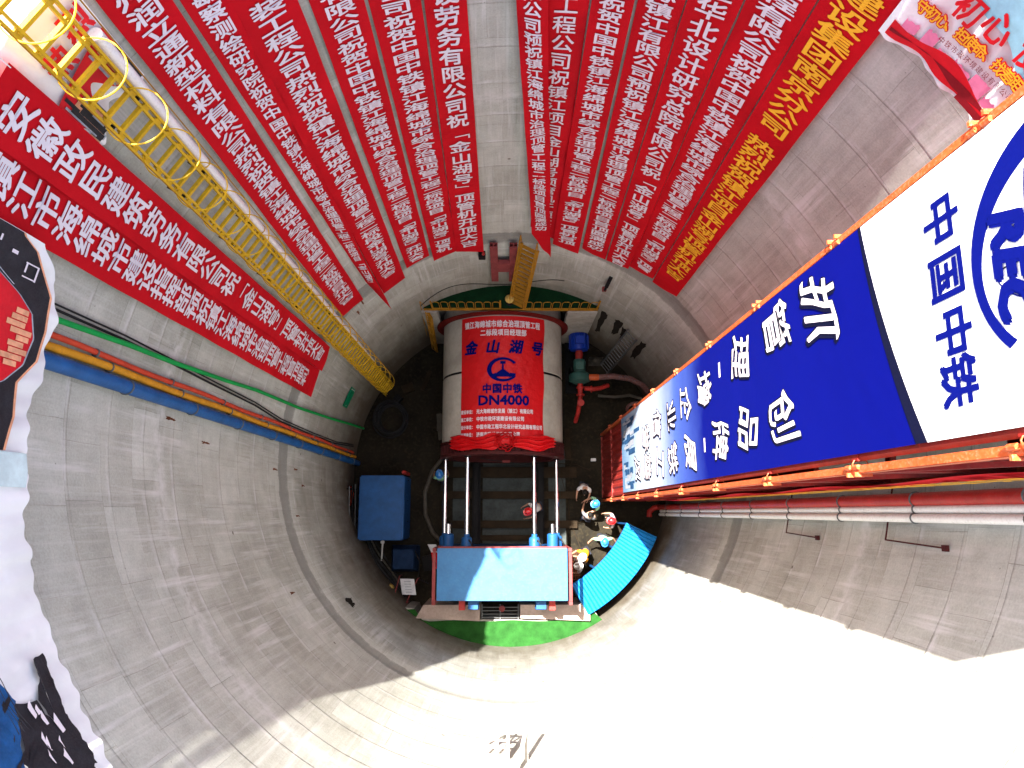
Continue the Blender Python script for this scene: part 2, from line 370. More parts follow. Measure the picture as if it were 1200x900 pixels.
for j in range(NS):
    for i in range(len(dense) - 1):
        f = bm.faces.new((cols[j][i], cols[j][i + 1], cols[(j + 1) % NS][i + 1], cols[(j + 1) % NS][i]))
        f.smooth = True
        zz = (dense[i][1] + dense[i + 1][1]) / 2
        for l, (jj, ii) in zip(f.loops, ((j, i), (j, i + 1), (j + 1, i + 1), (j + 1, i))):
            l[uvl].uv = (jj / NS * 2 * PI * R, dense[ii][1] + (dense[ii][0] - R if i >= len(dense) - 3 else 0))
bm.normal_update()
bm.to_mesh(me); bm.free(); me.set_sharp_from_angle(angle=math.radians(30))
me.materials.append(M['wall']); me.materials.append(M['joint'])
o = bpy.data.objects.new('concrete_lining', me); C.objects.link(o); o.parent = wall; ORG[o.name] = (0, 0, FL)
def wall_patch(name, pts, m, off=0.006, jit=1.0):
    """irregular mark lying on the wall; pts = (deg, z)"""
    k = len(pts); cd = sum(p[0] for p in pts) / k; cz = sum(p[1] for p in pts) / k
    out = []
    for i in range(k):
        a, b = pts[i], pts[(i + 1) % k]
        for q in range(6):
            t = q / 6; d = lerp(a[0], b[0], t); z = lerp(a[1], b[1], t)
            out.append((d + jit * random.uniform(-0.35, 0.35), z + jit * random.uniform(-0.14, 0.14)))
    rr = R
    mbp = MB(); vs = [cp(cd, rr - off, cz)] + [cp(d, rr - off, z) for d, z in out]
    mbp.add(vs, [(0, 1 + i, 1 + (i + 1) % len(out)) for i in range(len(out))])
    mbp.build(name, m, wall)
wall_patch('tar_stain', [(60.0, 2.9), (57.6, 2.7), (57.4, 0.3), (58.9, 0.1)], 'stain')
wall_patch('tar_stain', [(54.6, 2.8), (51.5, 2.9), (52.0, 1.2), (53.8, 1.0)], 'stain')
wall_patch('tar_stain', [(51.4, 2.5), (49.6, 2.6), (49.7, 1.3), (50.6, 1.2)], 'stain')
wall_patch('tar_stain', [(43.9, 2.7), (41.6, 2.8), (42.0, 0.4), (43.8, 0.2)], 'stain')
wall_patch('tar_stain', [(-140.4, 5.6), (-137.4, 5.4), (-138.0, 5.05), (-140.2, 4.9)], 'stain')
for d, z in ((160.5, 9.8), (178.9, 14.3), (-178.5, 12.7), (-176, 8.2), (-177, 6.3), (-173, 5.6), (-164.8, 6.6), (134.5, 7.0), (137, 6.6), (-147, 9.5)):
    wall_patch('rust_spot', [(d - 0.28, z + 0.10), (d + 0.28, z + 0.08), (d + 0.12, z - 0.28), (d - 0.15, z - 0.2)], 'rust', jit=0.3)

# base slab in the pit, between and beside the rails
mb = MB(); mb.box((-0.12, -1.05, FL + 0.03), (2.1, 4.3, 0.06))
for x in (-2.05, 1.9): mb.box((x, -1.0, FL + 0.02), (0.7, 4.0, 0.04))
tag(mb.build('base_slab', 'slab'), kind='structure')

# ================================================================== JACKING EQUIPMENT
g = 'timber beams laid across the jacking pit'
for i, (y, w, lab) in enumerate(((0.02, 0.44, 'brown timber beam across the pit, nearest the pipe mouth'), (-0.9, 0.30, 'brown timber beam across the pit, second from the pipe mouth'),
                    (-2.08, 0.30, 'brown timber beam across the pit, third from the pipe mouth'), (-2.62, 0.22, 'brown timber beam across the pit, closest to the blue thrust block'))):
    m_ = MB(); m_.box((-0.1, y, FL + 0.17), (5.6 if i < 3 else 2.3, w, 0.2)); tag(m_.build('timber_beam', 'timber', bevel=0.012), lab, 'beam', g)
for x, s in ((-1.42, 'black steel guide rail in the pit on the left of the pale base slab'), (1.18, 'black steel guide rail in the pit on the right of the pale base slab')):
    m_ = MB(); m_.box((x, -0.95, FL + 0.30), (0.34, 4.2, 0.05)); m_.box((x, -0.95, FL + 0.46), (0.05, 4.2, 0.30)); m_.box((x, -0.95, FL + 0.64), (0.18, 4.2, 0.08))
    tag(m_.build('guide_rail', 'black', bevel=0.006), s, 'rail', 'guide rails under the pipe')
# concrete pipe
PX, PZ, PR = -0.35, 0.55, 2.3
pipe = thing('jacking_pipe', 'huge grey concrete jacking pipe lying under a printed red cloth', 'pipe', (PX, 3.2, PZ - PR))
for y0, y1 in ((0.95, 3.38), (3.44, 6.1)):
    m_ = MB(); m_.lathe([(2.0, y0), (PR - 0.03, y0), (PR, y0 + 0.03), (PR, y1 - 0.03), (PR - 0.03, y1), (2.0, y1), (2.0, y0)], (PX, 0, PZ), 'Y', 96, caps=False)
    m_.build('pipe_ring', 'pipeconc', pipe, smooth=True)
m_ = MB(); m_.lathe([(PR - 0.06, 3.37), (PR - 0.02, 3.37), (PR - 0.02, 3.45), (PR - 0.06, 3.45)], (PX, 0, PZ), 'Y', 96, caps=False); m_.build('seal', 'black', pipe)
# thrust ring
ring = thing('thrust_ring', 'dark brown ribbed steel thrust ring on the near end of the concrete pipe', 'ring', (PX, 0.6, PZ - PR))
m_ = MB(); m_.lathe([(1.9, 0.93), (2.36, 0.93), (2.36, 0.85), (2.24, 0.85), (2.24, 0.5), (2.36, 0.5), (2.36, 0.4), (1.9, 0.4), (1.9, 0.93)], (PX, 0, PZ), 'Y', 96, caps=False)
ring_body = m_.build('ring_body', 'brownsteel', ring, smooth=True)
m_ = MB()
for k in range(60):
    a = 2 * PI * k / 60; rm = Matrix.Rotation(-a, 3, 'Y')
    MB().box(Vector((PX, 0.675, PZ)) + rm @ Vector((0, 0, 2.29)), (0.03, 0.35, 0.10), mtx=rm).build('rib', 'brownsteel', ring_body)
# entry seal flange
m_ = MB(); m_.lathe([(2.32, 5.42), (2.42, 5.42), (2.56, 5.47), (2.56, 5.5), (2.32, 5.5), (2.32, 5.42)], (PX, 0, PZ), 'Y', 96, caps=False)
tag(m_.build('entry_flange', 'darkred', smooth=True), 'red steel entry flange ring round the far end of the concrete pipe', 'flange')
# portal wall behind the flange
mb = MB()
pw = [( -3.3, 5.52), (3.1, 5.52)]
for y0, y1, x0, x1, z0, z1 in ((5.52, 5.72, -3.3, -2.72, FL, 2.8), (5.52, 5.72, 2.02, 3.1, FL, 2.8)): mb.box(((x0 + x1) / 2, (y0 + y1) / 2, (z0 + z1) / 2), (x1 - x0, y1 - y0, z1 - z0))
tag(mb.build('portal_wall', 'conc', bevel=0.01), 'grey concrete portal wall where the pipe enters under the green platform', 'wall')

# printed red cloth over the pipe
def on_pipe(x, y, d=0.0):
    """x: arc length from the crown, y: world y"""
    a = x / (PR + 0.02); r = PR + 0.02 + d
    return Vector((PX + r * math.sin(a), y, PZ + r * math.cos(a)))
cl = thing('printed_cloth', 'large red printed cloth with blue emblem spread over the concrete pipe', 'banner', (PX, 3.0, PZ + PR))
def clothfn(u, v):
    x = lerp(-1.60, 1.66 - 0.10 * v + 0.03 * math.sin(v * 14), u); y = lerp(5.38, 0.98, v)
    d = 0.012 + 0.012 * math.sin(u * 9 + v * 5) * math.sin(v * 7 + 1) + 0.02 * max(0, math.sin((u * 2.2 + v) * 9)) ** 6 * (0.3 + v) * u
    return on_pipe(x, y, d)
MB().grid(clothfn, 60, 70).build('cloth', 'redsilk', cl, smooth=True, fixn=False)
def line_on_pipe(mbx, s, x0, x1, y, h, off=0.03):
    k = len(s); p = (x1 - x0) / k
    for i, ch in enumerate(s): put_char(mbx, ch, lambda a, b: on_pipe(a, b, 0.05), x0 + (i + 0.5) * p, y, p * 0.96, h, off)
tw, tb = MB(), MB()
line_on_pipe(tw, '镇江海绵城市综合治理顶管工程', -1.43, 1.43, 5.08, 0.27)
line_on_pipe(tw, '二标段项目经理部', -0.80, 0.88, 4.76, 0.25)
for i, s in enumerate('金山湖号'): put_char(tb, s, lambda a, b: on_pipe(a, b, 0.05), -1.18 + i * 0.82, 4.24, 0.5, 0.52, 0.035, 0.2)
line_on_pipe(tb, '中国中铁', -0.72, 0.72, 2.72, 0.36, 0.035)
put_latin(tb, 'DN4000', lambda a, b: on_pipe(a, b, 0.05), 0.06, 2.30, 1.78, 0.34, 0.03)
for y, a, b, x1 in ((1.88, '建设单位：', '光大海绵城市发展（镇江）有限公司', 1.12), (1.61, '施工单位：', '中铁市政环境建设有限公司', 0.78), (1.33, '设计单位：', '中国市政工程华北设计研究总院有限公司', 1.50), (1.06, '监理单位：', '济南市建设监理有限公司', 0.62)):
    line_on_pipe(tw, a, -1.56, -0.98, y + 0.03, 0.15, 0.03); line_on_pipe(tw, b, -0.92, x1, y + 0.03, 0.17, 0.03)
tw.build('white_lettering', 'white', cl, fixn=False); tb.build('blue_lettering', 'blueprint', cl, fixn=False)
# emblem: open ring, rail head and base
em = MB(); ec = (0.02, 3.40)
pts = []
for k in range(41):
    a = math.radians(35 + 290 * k / 40); pts.append((a,))
o_ = []; i_ = []
for (a,) in pts:
    o_.append((ec[0] + 0.56 * math.cos(a), ec[1] + 0.44 * math.sin(a))); i_.append((ec[0] + 0.03 + 0.43 * math.cos(a), ec[1] + 0.35 * math.sin(a)))
fp = lambda a, b: on_pipe(a, b, 0.05)
vs = [fp(*p) for p in o_] + [fp(*p) for p in i_]; em.add(vs, [(k, k + 1, 41 + k + 1, 41 + k) for k in range(40)])
for poly in ([(-0.10, 0.30), (0.10, 0.30), (0.09, 0.20), (-0.09, 0.20)], [(-0.025, 0.22), (0.025, 0.22), (0.04, -0.08), (-0.04, -0.08)], [(-0.05, 0.0), (0.05, 0.0), (0.40, -0.26), (-0.40, -0.26)], [(-0.42, -0.20), (-0.25, -0.12), (-0.20, -0.28), (-0.36, -0.28)], [(0.25, -0.12), (0.45, -0.14), (0.45, -0.22), (0.22, -0.28)]):
    em.add([fp(ec[0] + x, ec[1] + y) for x, y in poly], [tuple(range(len(poly)))])
em.build('emblem', 'blueprint', cl, fixn=False)
# gathered silk with a rosette
sk = thing('silk_garland', 'gathered bright red silk garland with a round knot below the printed cloth', 'garland', (PX, 0.85, PZ + PR))
def silk(u, v):
    x = lerp(-2.0, 2.05, u); pinch = 1 - math.exp(-((x - 0.12) / 0.28) ** 2)
    w = (0.10 + 0.26 * pinch * (0.75 + 0.25 * math.sin(u * 17))) * (1 - 0.5 * abs(u - 0.5) * 1.2)
    y = 0.86 - 0.07 * math.sin(u * PI * 2) ** 2 + (v - 0.5) * 2 * w
    return on_pipe(x, y, 0.10 + 0.05 * math.cos((v - 0.5) * PI) + 0.05 * math.sin(v * 21 + math.sin(u * 25) * 1.6) * pinch)
MB().grid(silk, 120, 26).build('drape', 'redsilk', sk, smooth=True, fixn=False)
ro = MB(); rc = on_pipe(0.12, 0.84, 0.18)
for k in range(26):
    a = k * 2.4; rr = 0.05 + 0.26 * (k / 26)
    c0 = rc + Vector((rr * math.cos(a), rr * math.sin(a) * 0.95, 0.16 - 0.15 * (k / 26)))
    ro.grid(lambda u, v, c0=c0, a=a: c0 + Vector((0.11 * math.cos(a + 2.2 * (u - 0.5)), 0.11 * math.sin(a + 2.2 * (u - 0.5)), 0.10 * v - 0.06)) * (0.8 + 0.4 * v), 6, 3)
ro.build('rosette', 'redsilk', sk, smooth=True, fixn=False)

# jacks
def jack(x, z, lab, yb=-2.7, extra=None):
    t = thing('hydraulic_jack', lab, 'jack', (x, yb, z), 'hydraulic jacks pushing the thrust ring')
    m_ = MB(); m_.lathe([(0.065, 0.42), (0.065, -0.9)], (x, 0, z), 'Y', 16); m_.lathe([(0.078, -0.9), (0.078, -2.35)], (x, 0, z), 'Y', 16); m_.build('rod', 'chrome', t, smooth=True)
    m_ = MB(); m_.lathe([(0.10, -2.36), (0.10, -2.46), (0.15, -2.46), (0.19, -2.52), (0.19, -2.95)], (x, 0, z), 'Y', 24); m_.build('barrel', 'blue', t, smooth=True)
    m_ = MB(); m_.lathe([(0.12, 0.44), (0.12, 0.36)], (x, 0, z), 'Y', 16); m_.build('collar', 'black', t)
    m_ = MB(); m_.tube([(x + 0.1, -2.6, z + 0.2), (x + 0.1, -2.55, z + 0.32), (x + 0.2, -2.7, z + 0.42), (x + 0.25, -2.9, z + 0.3)], 0.025, 8); m_.build('oil_hose', 'rubber', t, smooth=True)
    return t
jack(-2.50, 0.60, 'hydraulic jack with polished rod, leftmost of the four')
jack(-1.60, 1.90, 'hydraulic jack with polished rod, second from left of the four')
jack(0.80, 1.90, 'hydraulic jack with polished rod, third from left of the four')
jack(1.70, 0.60, 'hydraulic jack with polished rod, rightmost of the four')
for x, z, s in ((-2.32, 1.05, 'short retracted hydraulic jack beside the leftmost long rod'), (1.50, 1.05, 'short retracted hydraulic jack beside the rightmost long rod')):
    t = thing('short_jack', s, 'jack', (x, -2.7, z), 'short retracted jacks')
    m_ = MB(); m_.lathe([(0.10, -2.02), (0.10, -2.40)], (x, 0, z), 'Y', 16); m_.build('rod', 'chrome', t, smooth=True)
    m_ = MB(); m_.lathe([(0.15, -2.36), (0.20, -2.40), (0.20, -2.95)], (x, 0, z), 'Y', 24); m_.build('barrel', 'blue', t, smooth=True)

# thrust block
bl = thing('thrust_block', 'big blue topped thrust block behind the four hydraulic jacks', 'machine', (PX, -3.7, FL))
m_ = MB(); m_.box((-0.335, -3.68, 2.60), (4.46, 1.74, 0.06)); m_.build('top_sheet', 'bluesheet', bl, bevel=0.012)
m_ = MB(); m_.box((-0.335, -3.68, (2.57 + FL) / 2), (4.40, 1.66, 2.57 - FL - 0.002)); m_.build('block_body', 'blue', bl)
m_ = MB()
for x in (-2.66, 1.99):
    for y in (-2.86, -4.62): m_.box((x, y, (FL + 2.72) / 2), (0.12, 0.12, 2.72 - FL))
    m_.box((x, -3.74, 2.70), (0.11, 1.63, 0.10)); m_.box((x, -3.74, 0.4), (0.09, 1.63, 0.14))
m_.box((-0.335, -2.80, 2.50), (4.42, 0.09, 0.16))
m_.build('side_frame', 'pinksteel', bl, bevel=0.008)
for x in (-1.35, 1.02):
    m_ = MB(); m_.lathe([(0.2, -4.56), (0.2, -4.95)], (x, 0, 1.6), 'Y', 20); m_.box((x, -4.78, 1.9), (0.34, 0.26, 0.16)); m_.build('rear_cylinder', 'blue', bl, smooth=True)
for x in (-1.75, 1.42):
    m_ = MB(); m_.box((x, -4.76, 1.55), (0.22, 0.42, 0.45)); m_.build('wedge', 'redpipe', bl, bevel=0.01)
# concrete beams behind and the felt
for x0, x1, s in ((-3.55, -1.18, 'pale stained concrete beam behind the thrust block, left of the grating'), (0.33, 2.92, 'pale stained concrete beam behind the thrust block, right of the grating')):
    m_ = MB(); m_.prism([(x0, -5.46), (x1, -5.56), (x1, -4.98), (x0 + (0.28 if x0 < -2 else 0), -4.98)], FL, 0.22)
    for k in range(5): m_.box((lerp(x0 + 0.3, x1 - 0.2, k / 4), -5.34, 0.225), (0.05, 0.24, 0.02))
    tag(m_.build('concrete_beam', 'pinkconc', bevel=0.02), s, 'beam', 'concrete beams behind the thrust block')
gr = thing('steel_grating', 'dark steel bar grating between the two pale concrete beams', 'grating', (-0.42, -5.2, -0.1))
m_ = MB()
for k in range(5): m_.box((-0.42, -5.05 - 0.12 * k - 0.06, -0.1), (1.44, 0.03, 0.05))
for x in (-1.1, -0.42, 0.26): m_.box((x, -5.3, -0.13), (0.04, 0.6, 0.04))
m_.build('bars', 'alu', gr)
m_ = MB(); m_.lathe([(0.06, -0.5), (0.06, 0.15), (0.11, 0.15), (0.11, 0.22), (0.05, 0.22)], (-0.35, -5.12, 0), 'Z', 16); tag(m_.build('pipe_stub', 'pinksteel', smooth=True), 'short upright pipe stub standing in the grating gap', 'pipe')
mb = MB(); poly = [cp(a, R - 0.02, 0)[:2] for a in range(-128, -57, 3)]
mb.prism([(x, y) for x, y in poly] + [(3.05, -5.15), (2.92, -5.60), (-3.55, -5.50), (-3.66, -5.15)], FL, -0.06); tag(mb.build('backfill_ledge', 'conc'), kind='structure')
def feltmesh():
    m_ = MB()
    def fn(u, v):
        a = lerp(-127.5, -58.5, u); e = cp(a, 6.47 + 0.05, 0); x1, y1 = e.x, e.y
        x0 = lerp(-3.62, 3.05, u); y0 = -5.58 - 0.02 * math.sin(u * 20) + 0.42 * max(0, 1 - u / 0.05) + 0.36 * max(0, 1 - (1 - u) / 0.05)
        z = -0.03 + 0.015 * math.sin(u * 33 + v * 3) + 0.05 * max(0, math.sin(u * PI * 5.2 + 0.8)) ** 14
        return (lerp(x0, x1, v), lerp(y0, y1, v), z + 0.10 * max(0, v - 0.9) * 10 * 0.6)
    m_.grid(fn, 110, 10); return m_
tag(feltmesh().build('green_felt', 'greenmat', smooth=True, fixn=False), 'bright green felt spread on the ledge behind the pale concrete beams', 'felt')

# ================================================================== NORTH PLATFORM
pf = thing('platform', 'dark green felted platform over the pipe entry, edged with yellow rails', 'platform', (-0.05, 5.9, 2.9))
arc = [cp(a, R + 0.03, 0)[:2] for a in range(61, 121, 3)]
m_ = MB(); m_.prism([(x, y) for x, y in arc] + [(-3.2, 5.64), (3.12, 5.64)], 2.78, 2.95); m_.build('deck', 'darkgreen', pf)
m_ = MB(); m_.box((-0.04, 5.60, 2.90), (6.3, 0.05, 0.12)); m_.build('edge_beam', 'dimyellow', pf, bevel=0.008)
for x0, x1, s in ((-2.85, -0.42, 'yellow hooped guard rail on the platform edge left of the opening'), (0.40, 3.05, 'yellow hooped guard rail on the platform edge right of the opening')):
    t = thing('guard_rail', s, 'railing', ((x0 + x1) / 2, 5.58, 2.99), 'yellow guard rails on the green platform')
    m_ = MB(); m_.bar((x0, 5.60, 3.05), (x1, 5.60, 3.05), 0.035); m_.bar((x0, 5.60, 3.9), (x0, 5.60, 2.96), 0.045); m_.bar((x1, 5.60, 3.95), (x1, 5.60, 2.96), 0.05); m_.build('frame', 'dimyellow', t)
    k = 8; w = (x1 - x0) / k
    for i in range(k):
        a, b = x0 + i * w + 0.03, x0 + (i + 1) * w - 0.03
        MB().tube([(a, 5.58, 3.06), (a, 5.58, 3.78), (a + 0.06, 5.58, 3.90), (b - 0.06, 5.58, 3.90), (b, 5.58, 3.78), (b, 5.58, 3.06)], 0.014, 6).build('hoop', 'dimyellow', t, smooth=True)
def stair(name, lab, a, b, w, n, m='dimyellow', rail=True, grp=None):
    """steep steel stair between points a (low) and b (high)"""
    a = Vector(a); b = Vector(b); t = thing(name, lab, 'stair', tuple(a), grp)
    d = b - a; hz = Vector((d.x, d.y, 0)); hz = hz.normalized() if hz.length > 0.01 else Vector((0, 1, 0)); sx = Vector((-hz.y, hz.x, 0))
    m_ = MB()
    for s in (-1, 1): MB().bar(a + sx * s * w / 2, b + sx * s * w / 2, 0.03, 0.09).build('stringer', m, t)
    for i in range(n):
        p = a + d * ((i + 0.5) / n); MB().bar(p - sx * (w / 2 - 0.03), p + sx * (w / 2 - 0.03), 0.11, 0.025).build('tread', m, t)
    if rail:
        m_ = MB()
        for s in (-1, 1):
            q = sx * s * w / 2; up = Vector((0, 0, 0.85)) - hz * 0.12
            m_.tube([a + q + up, b + q + up], 0.022, 6)
            for i in range(7):
                p = a + d * (i / 6) + q; m_.tube([p, p + up], 0.016, 6)
        m_.build('handrail', m, t, smooth=True)
    return t
stair('steel_stair', 'yellow steel stair rising from the green platform up the wall', (0.20, 5.72, 2.96), (0.50, 6.32, 7.15), 0.54, 15)
stair('steel_stair', 'yellow steel stair dropping from the left end of the green platform', (-3.28, 5.36, FL), (-3.02, 5.50, 2.92), 0.46, 16)
lt = thing('work_lamp', 'small round yellowish work lamp standing on the green platform', 'lamp', (-0.1, 5.85, 2.95))
m_ = MB(); m_.lathe([(0.12, 0.0), (0.03, 0.03), (0.03, 0.32)], (-0.1, 5.85, 2.95), 'Z', 16); m_.build('stand', 'black', lt, smooth=True)
m_ = MB(); m_.lathe([(0.03, 0.32), (0.14, 0.36), (0.16, 0.46), (0.08, 0.56), (0.01, 0.58)], (-0.1, 5.85, 2.95), 'Z', 16); m_.build('lamp_head', 'rope', lt, smooth=True)
t = thing('steel_bracket', 'faded red steel wall bracket with a cross member left of the yellow stair', 'bracket', (-0.35, 6.4, 4.1))
m_ = MB()
for x, z0, z1, w in ((-0.60, 4.1, 7.3, 0.24), (0.0, 4.1, 7.3, 0.24)):
    m_.box((x, 6.39, (z0 + z1) / 2), (w, 0.03, z1 - z0)); m_.box((x, 6.33, (z0 + z1) / 2), (0.04, 0.10, z1 - z0)); m_.box((x, 6.27, (z0 + z1) / 2), (w, 0.03, z1 - z0))
m_.build('upright', 'pinksteel', t, bevel=0.004)
m_ = MB(); m_.box((-0.3, 6.28, 5.6), (0.42, 0.16, 0.75)); m_.build('cross_member', 'pinksteel', t, bevel=0.01)
t = thing('junction_box', 'small dark junction box with a red cap on the wall beside the red bracket', 'box', (-0.95, 6.3, 6.4))
m_ = MB(); m_.box((-0.98, 6.36, 6.35), (0.22, 0.2, 0.34)); m_.build('case', 'black', t, bevel=0.015)
m_ = MB(); m_.lathe([(0.05, 0), (0.05, 0.08), (0.02, 0.1)], (-0.93, 6.33, 6.52), 'Z', 12); m_.build('cap', 'redpipe', t, smooth=True)
m_ = MB(); m_.tube([cp(120 - 2 * k, 6.50, 3.3 + 0.5 * math.sin(k * 0.33) + 0.02 * k) for k in range(24)], 0.022, 6)
tag(m_.build('cable', 'rubber', smooth=True), 'black cable sagging along the wall just above the green platform', 'cable')
t = thing('wall_bracket', 'rusty steel wall bracket below the red banners on the right', 'bracket', cp(61.5, 6.45, 5.6))
m_ = MB(); p = cp(61.5, 6.5, 6.2); q = cp(61.5, 6.3, 5.7); m_.bar(p, q, 0.12, 0.05); m_.bar(cp(61.5, 6.55, 5.6), cp(61.5, 6.2, 5.6), 0.07); m_.build('arm', 'black', t)
m_ = MB(); m_.box(cp(61.8, 6.3, 5.45), (0.14, 0.14, 0.16)); m_.build('clamp', 'pinksteel', t, bevel=0.01)

# ================================================================== CURVED CANOPY
cn = thing('curved_canopy', 'bright blue ribbed curved canopy hugging the wall above the workers', 'canopy', cp(-43, 5.4, FL))
m_ = MB()
def roof(u, v, dz=0.0):
    a = lerp(-62, -24.6, u); r = lerp(4.80, 6.06, v); w = (u * 26) % 1
    rib = 0.045 * max(0.0, 1 - abs(w - 0.5) * 5)
    return cp(a, r, 0.34 - 0.12 * v + rib + dz)
m_.grid(roof, 26 * 8, 4); m_.grid(lambda u, v: roof(u, 1 - v, -0.06), 26 * 8, 4)
m_.build('roof_sheet', 'roofblue', cn)
m_ = MB()
for rr, z in ((4.82, 0.24), (6.04, 0.13)):
    m_.tube([cp(lerp(-62, -24.6, k / 30), rr, z) for k in range(31)], 0.035, 6)
for a in (-61.8, -49.5, -37, -24.8):
    for rr, z in ((4.82, 0.24), (6.04, 0.13)): m_.bar(cp(a, rr, FL), cp(a, rr, z), 0.06)
    m_.bar(cp(a, 4.82, 0.24), cp(a, 6.04, 0.13), 0.05)
m_.build('frame', 'blue', cn)
m_ = MB(); m_.grid(lambda u, v: cp(-62.2, lerp(4.82, 6.02, u), lerp(-1.0, lerp(0.30, 0.2, u), v)), 4, 4); m_.build('end_panel', 'roofblue', cn)

# ================================================================== STAIR TOWER
TX0, TX1, TY0, TY1, TZ = 3.75, 5.72, -1.16, 1.65, 24.6
tw_ = thing('stair_tower', 'tall orange red steel stair tower standing in the shaft', 'tower', ((TX0 + TX1) / 2, (TY0 + TY1) / 2, FL))
nz = 10; hz = (TZ - FL) / nz
for x in (TX0 + 0.07, TX1 - 0.07):
    for y in (TY0 + 0.045, TY1 - 0.045):
        m_ = MB(); m_.box((x, y, (TZ + FL) / 2), (0.14, 0.09, TZ - FL)); m_.build('column', 'orange', tw_, bevel=0.008)
for k in range(nz + 1):
    z = FL + k * hz
    for y in (TY0 + 0.06, TY1 - 0.06): MB().box(((TX0 + TX1) / 2, y, z), (TX1 - TX0 - 0.28, 0.10, 0.14)).build('cross_beam', 'redpaint', tw_, bevel=0.006)
    for x in (TX0 + 0.07, TX1 - 0.07): MB().box((x, (TY0 + TY1) / 2, z), (0.10, TY1 - TY0 - 0.28, 0.14)).build('cross_beam', 'redpaint', tw_, bevel=0.006)
for k in range(nz):
    z0, z1 = FL + k * hz, FL + (k + 1) * hz
    MB().bar((TX0 + 0.15, TY0 + 0.03, z0 + 0.1), (TX1 - 0.15, TY0 + 0.03, z1 - 0.1), 0.06, 0.06, (0, 1, 0)).build('brace', 'redpaint', tw_)
def corr(p0, p1, z0, z1, nrm, n, d=0.035):
    """corrugated sheet between two plan points"""
    p0 = Vector(p0); p1 = Vector(p1); nv = Vector(nrm[:2]); m_ = MB(); prof = []
    for k in range(n):
        for f, h in ((0.0, 0), (0.35, 0), (0.5, d), (0.85, d)): prof.append((p0.lerp(p1, (k + f) / n) + nv * h))
    prof.append(p1)
    vs = [(p.x, p.y, z0) for p in prof] + [(p.x, p.y, z1) for p in prof]; q = len(prof)
    m_.add(vs, [(i, i + 1, q + i + 1, q + i) for i in range(q - 1)]); return m_
for k in range(nz):
    z0, z1 = FL + k * hz + 0.07, FL + (k + 1) * hz - 0.07
    corr((TX0 + 0.07, TY1 - 0.14), (TX0 + 0.07, TY0 + 0.14), z0, z1, (-1, 0, 0), 9).build('side_panel', 'redpaint', tw_, fixn=False)
    corr((TX0 + 0.14, TY0 + 0.10), (TX1 - 0.14, TY0 + 0.10), z0, z1, (0, -1, 0), 6).build('side_panel', 'redpaint', tw_, fixn=False)
    if k not in (6, 7): corr((TX1 - 0.10, TY1 - 0.14), (TX1 - 0.10, TY0 + 0.14), z0, z1, (1, 0, 0), 9).build('side_panel', 'redpaint', tw_, fixn=False)
    corr((TX0 + 0.14, TY1 - 0.10), (TX1 - 0.14, TY1 - 0.10), z0, z1, (0, 1, 0), 6).build('side_panel', 'redpaint', tw_, fixn=False)
m_ = MB()
for k in range(1, nz):
    z = FL + k * hz
    for x, y in ((TX0, TY0), (TX0, TY1)):
        sy = -1 if y < 0 else 1
        for dz in (-0.09, 0.09):
            m_.box((TX0 + 0.06, y + sy * 0.012, z + dz), (0.2, 0.05, 0.03)); m_.lathe([(0.03, -0.05), (0.03, 0.05)], (TX0 - 0.01, y - sy * 0.07, z + dz), 'Z', 8)
m_.build('splice_plate', 'orange', tw_)
m_ = MB()
for k in range(1, nz):
    z = FL + k * hz + 0.02
    for y in (TY0, TY1):
        c = Vector((TX0 + 0.07, y + (0.07 if y < 0 else -0.07), z))
        for q in range(1):
            m_.tube([c + Vector((0.085 * math.cos(a), 0.10 * math.sin(a), 0.03 * math.sin(a * 2 + q) + 0.03 * q)) for a in [2 * PI * j / 14 for j in range(14)]], 0.007, 5, closed=True)
        s_ = -1 if y < 0 else 1
        m_.tube([c + Vector((-0.11, 0.02 * s_, 0)), c + Vector((-0.12, 0.03 * s_, -0.04)), c + Vector((-0.10, 0.04 * s_, -0.10))], 0.005, 5)
m_.build('rope_tie', 'orange', tw_, smooth=True)
m_ = MB(); m_.box(((TX0 + TX1) / 2, (TY0 + TY1) / 2, TZ + 0.05), (TX1 - TX0, TY1 - TY0, 0.08)); m_.build('roof_plate', 'redpaint', tw_)
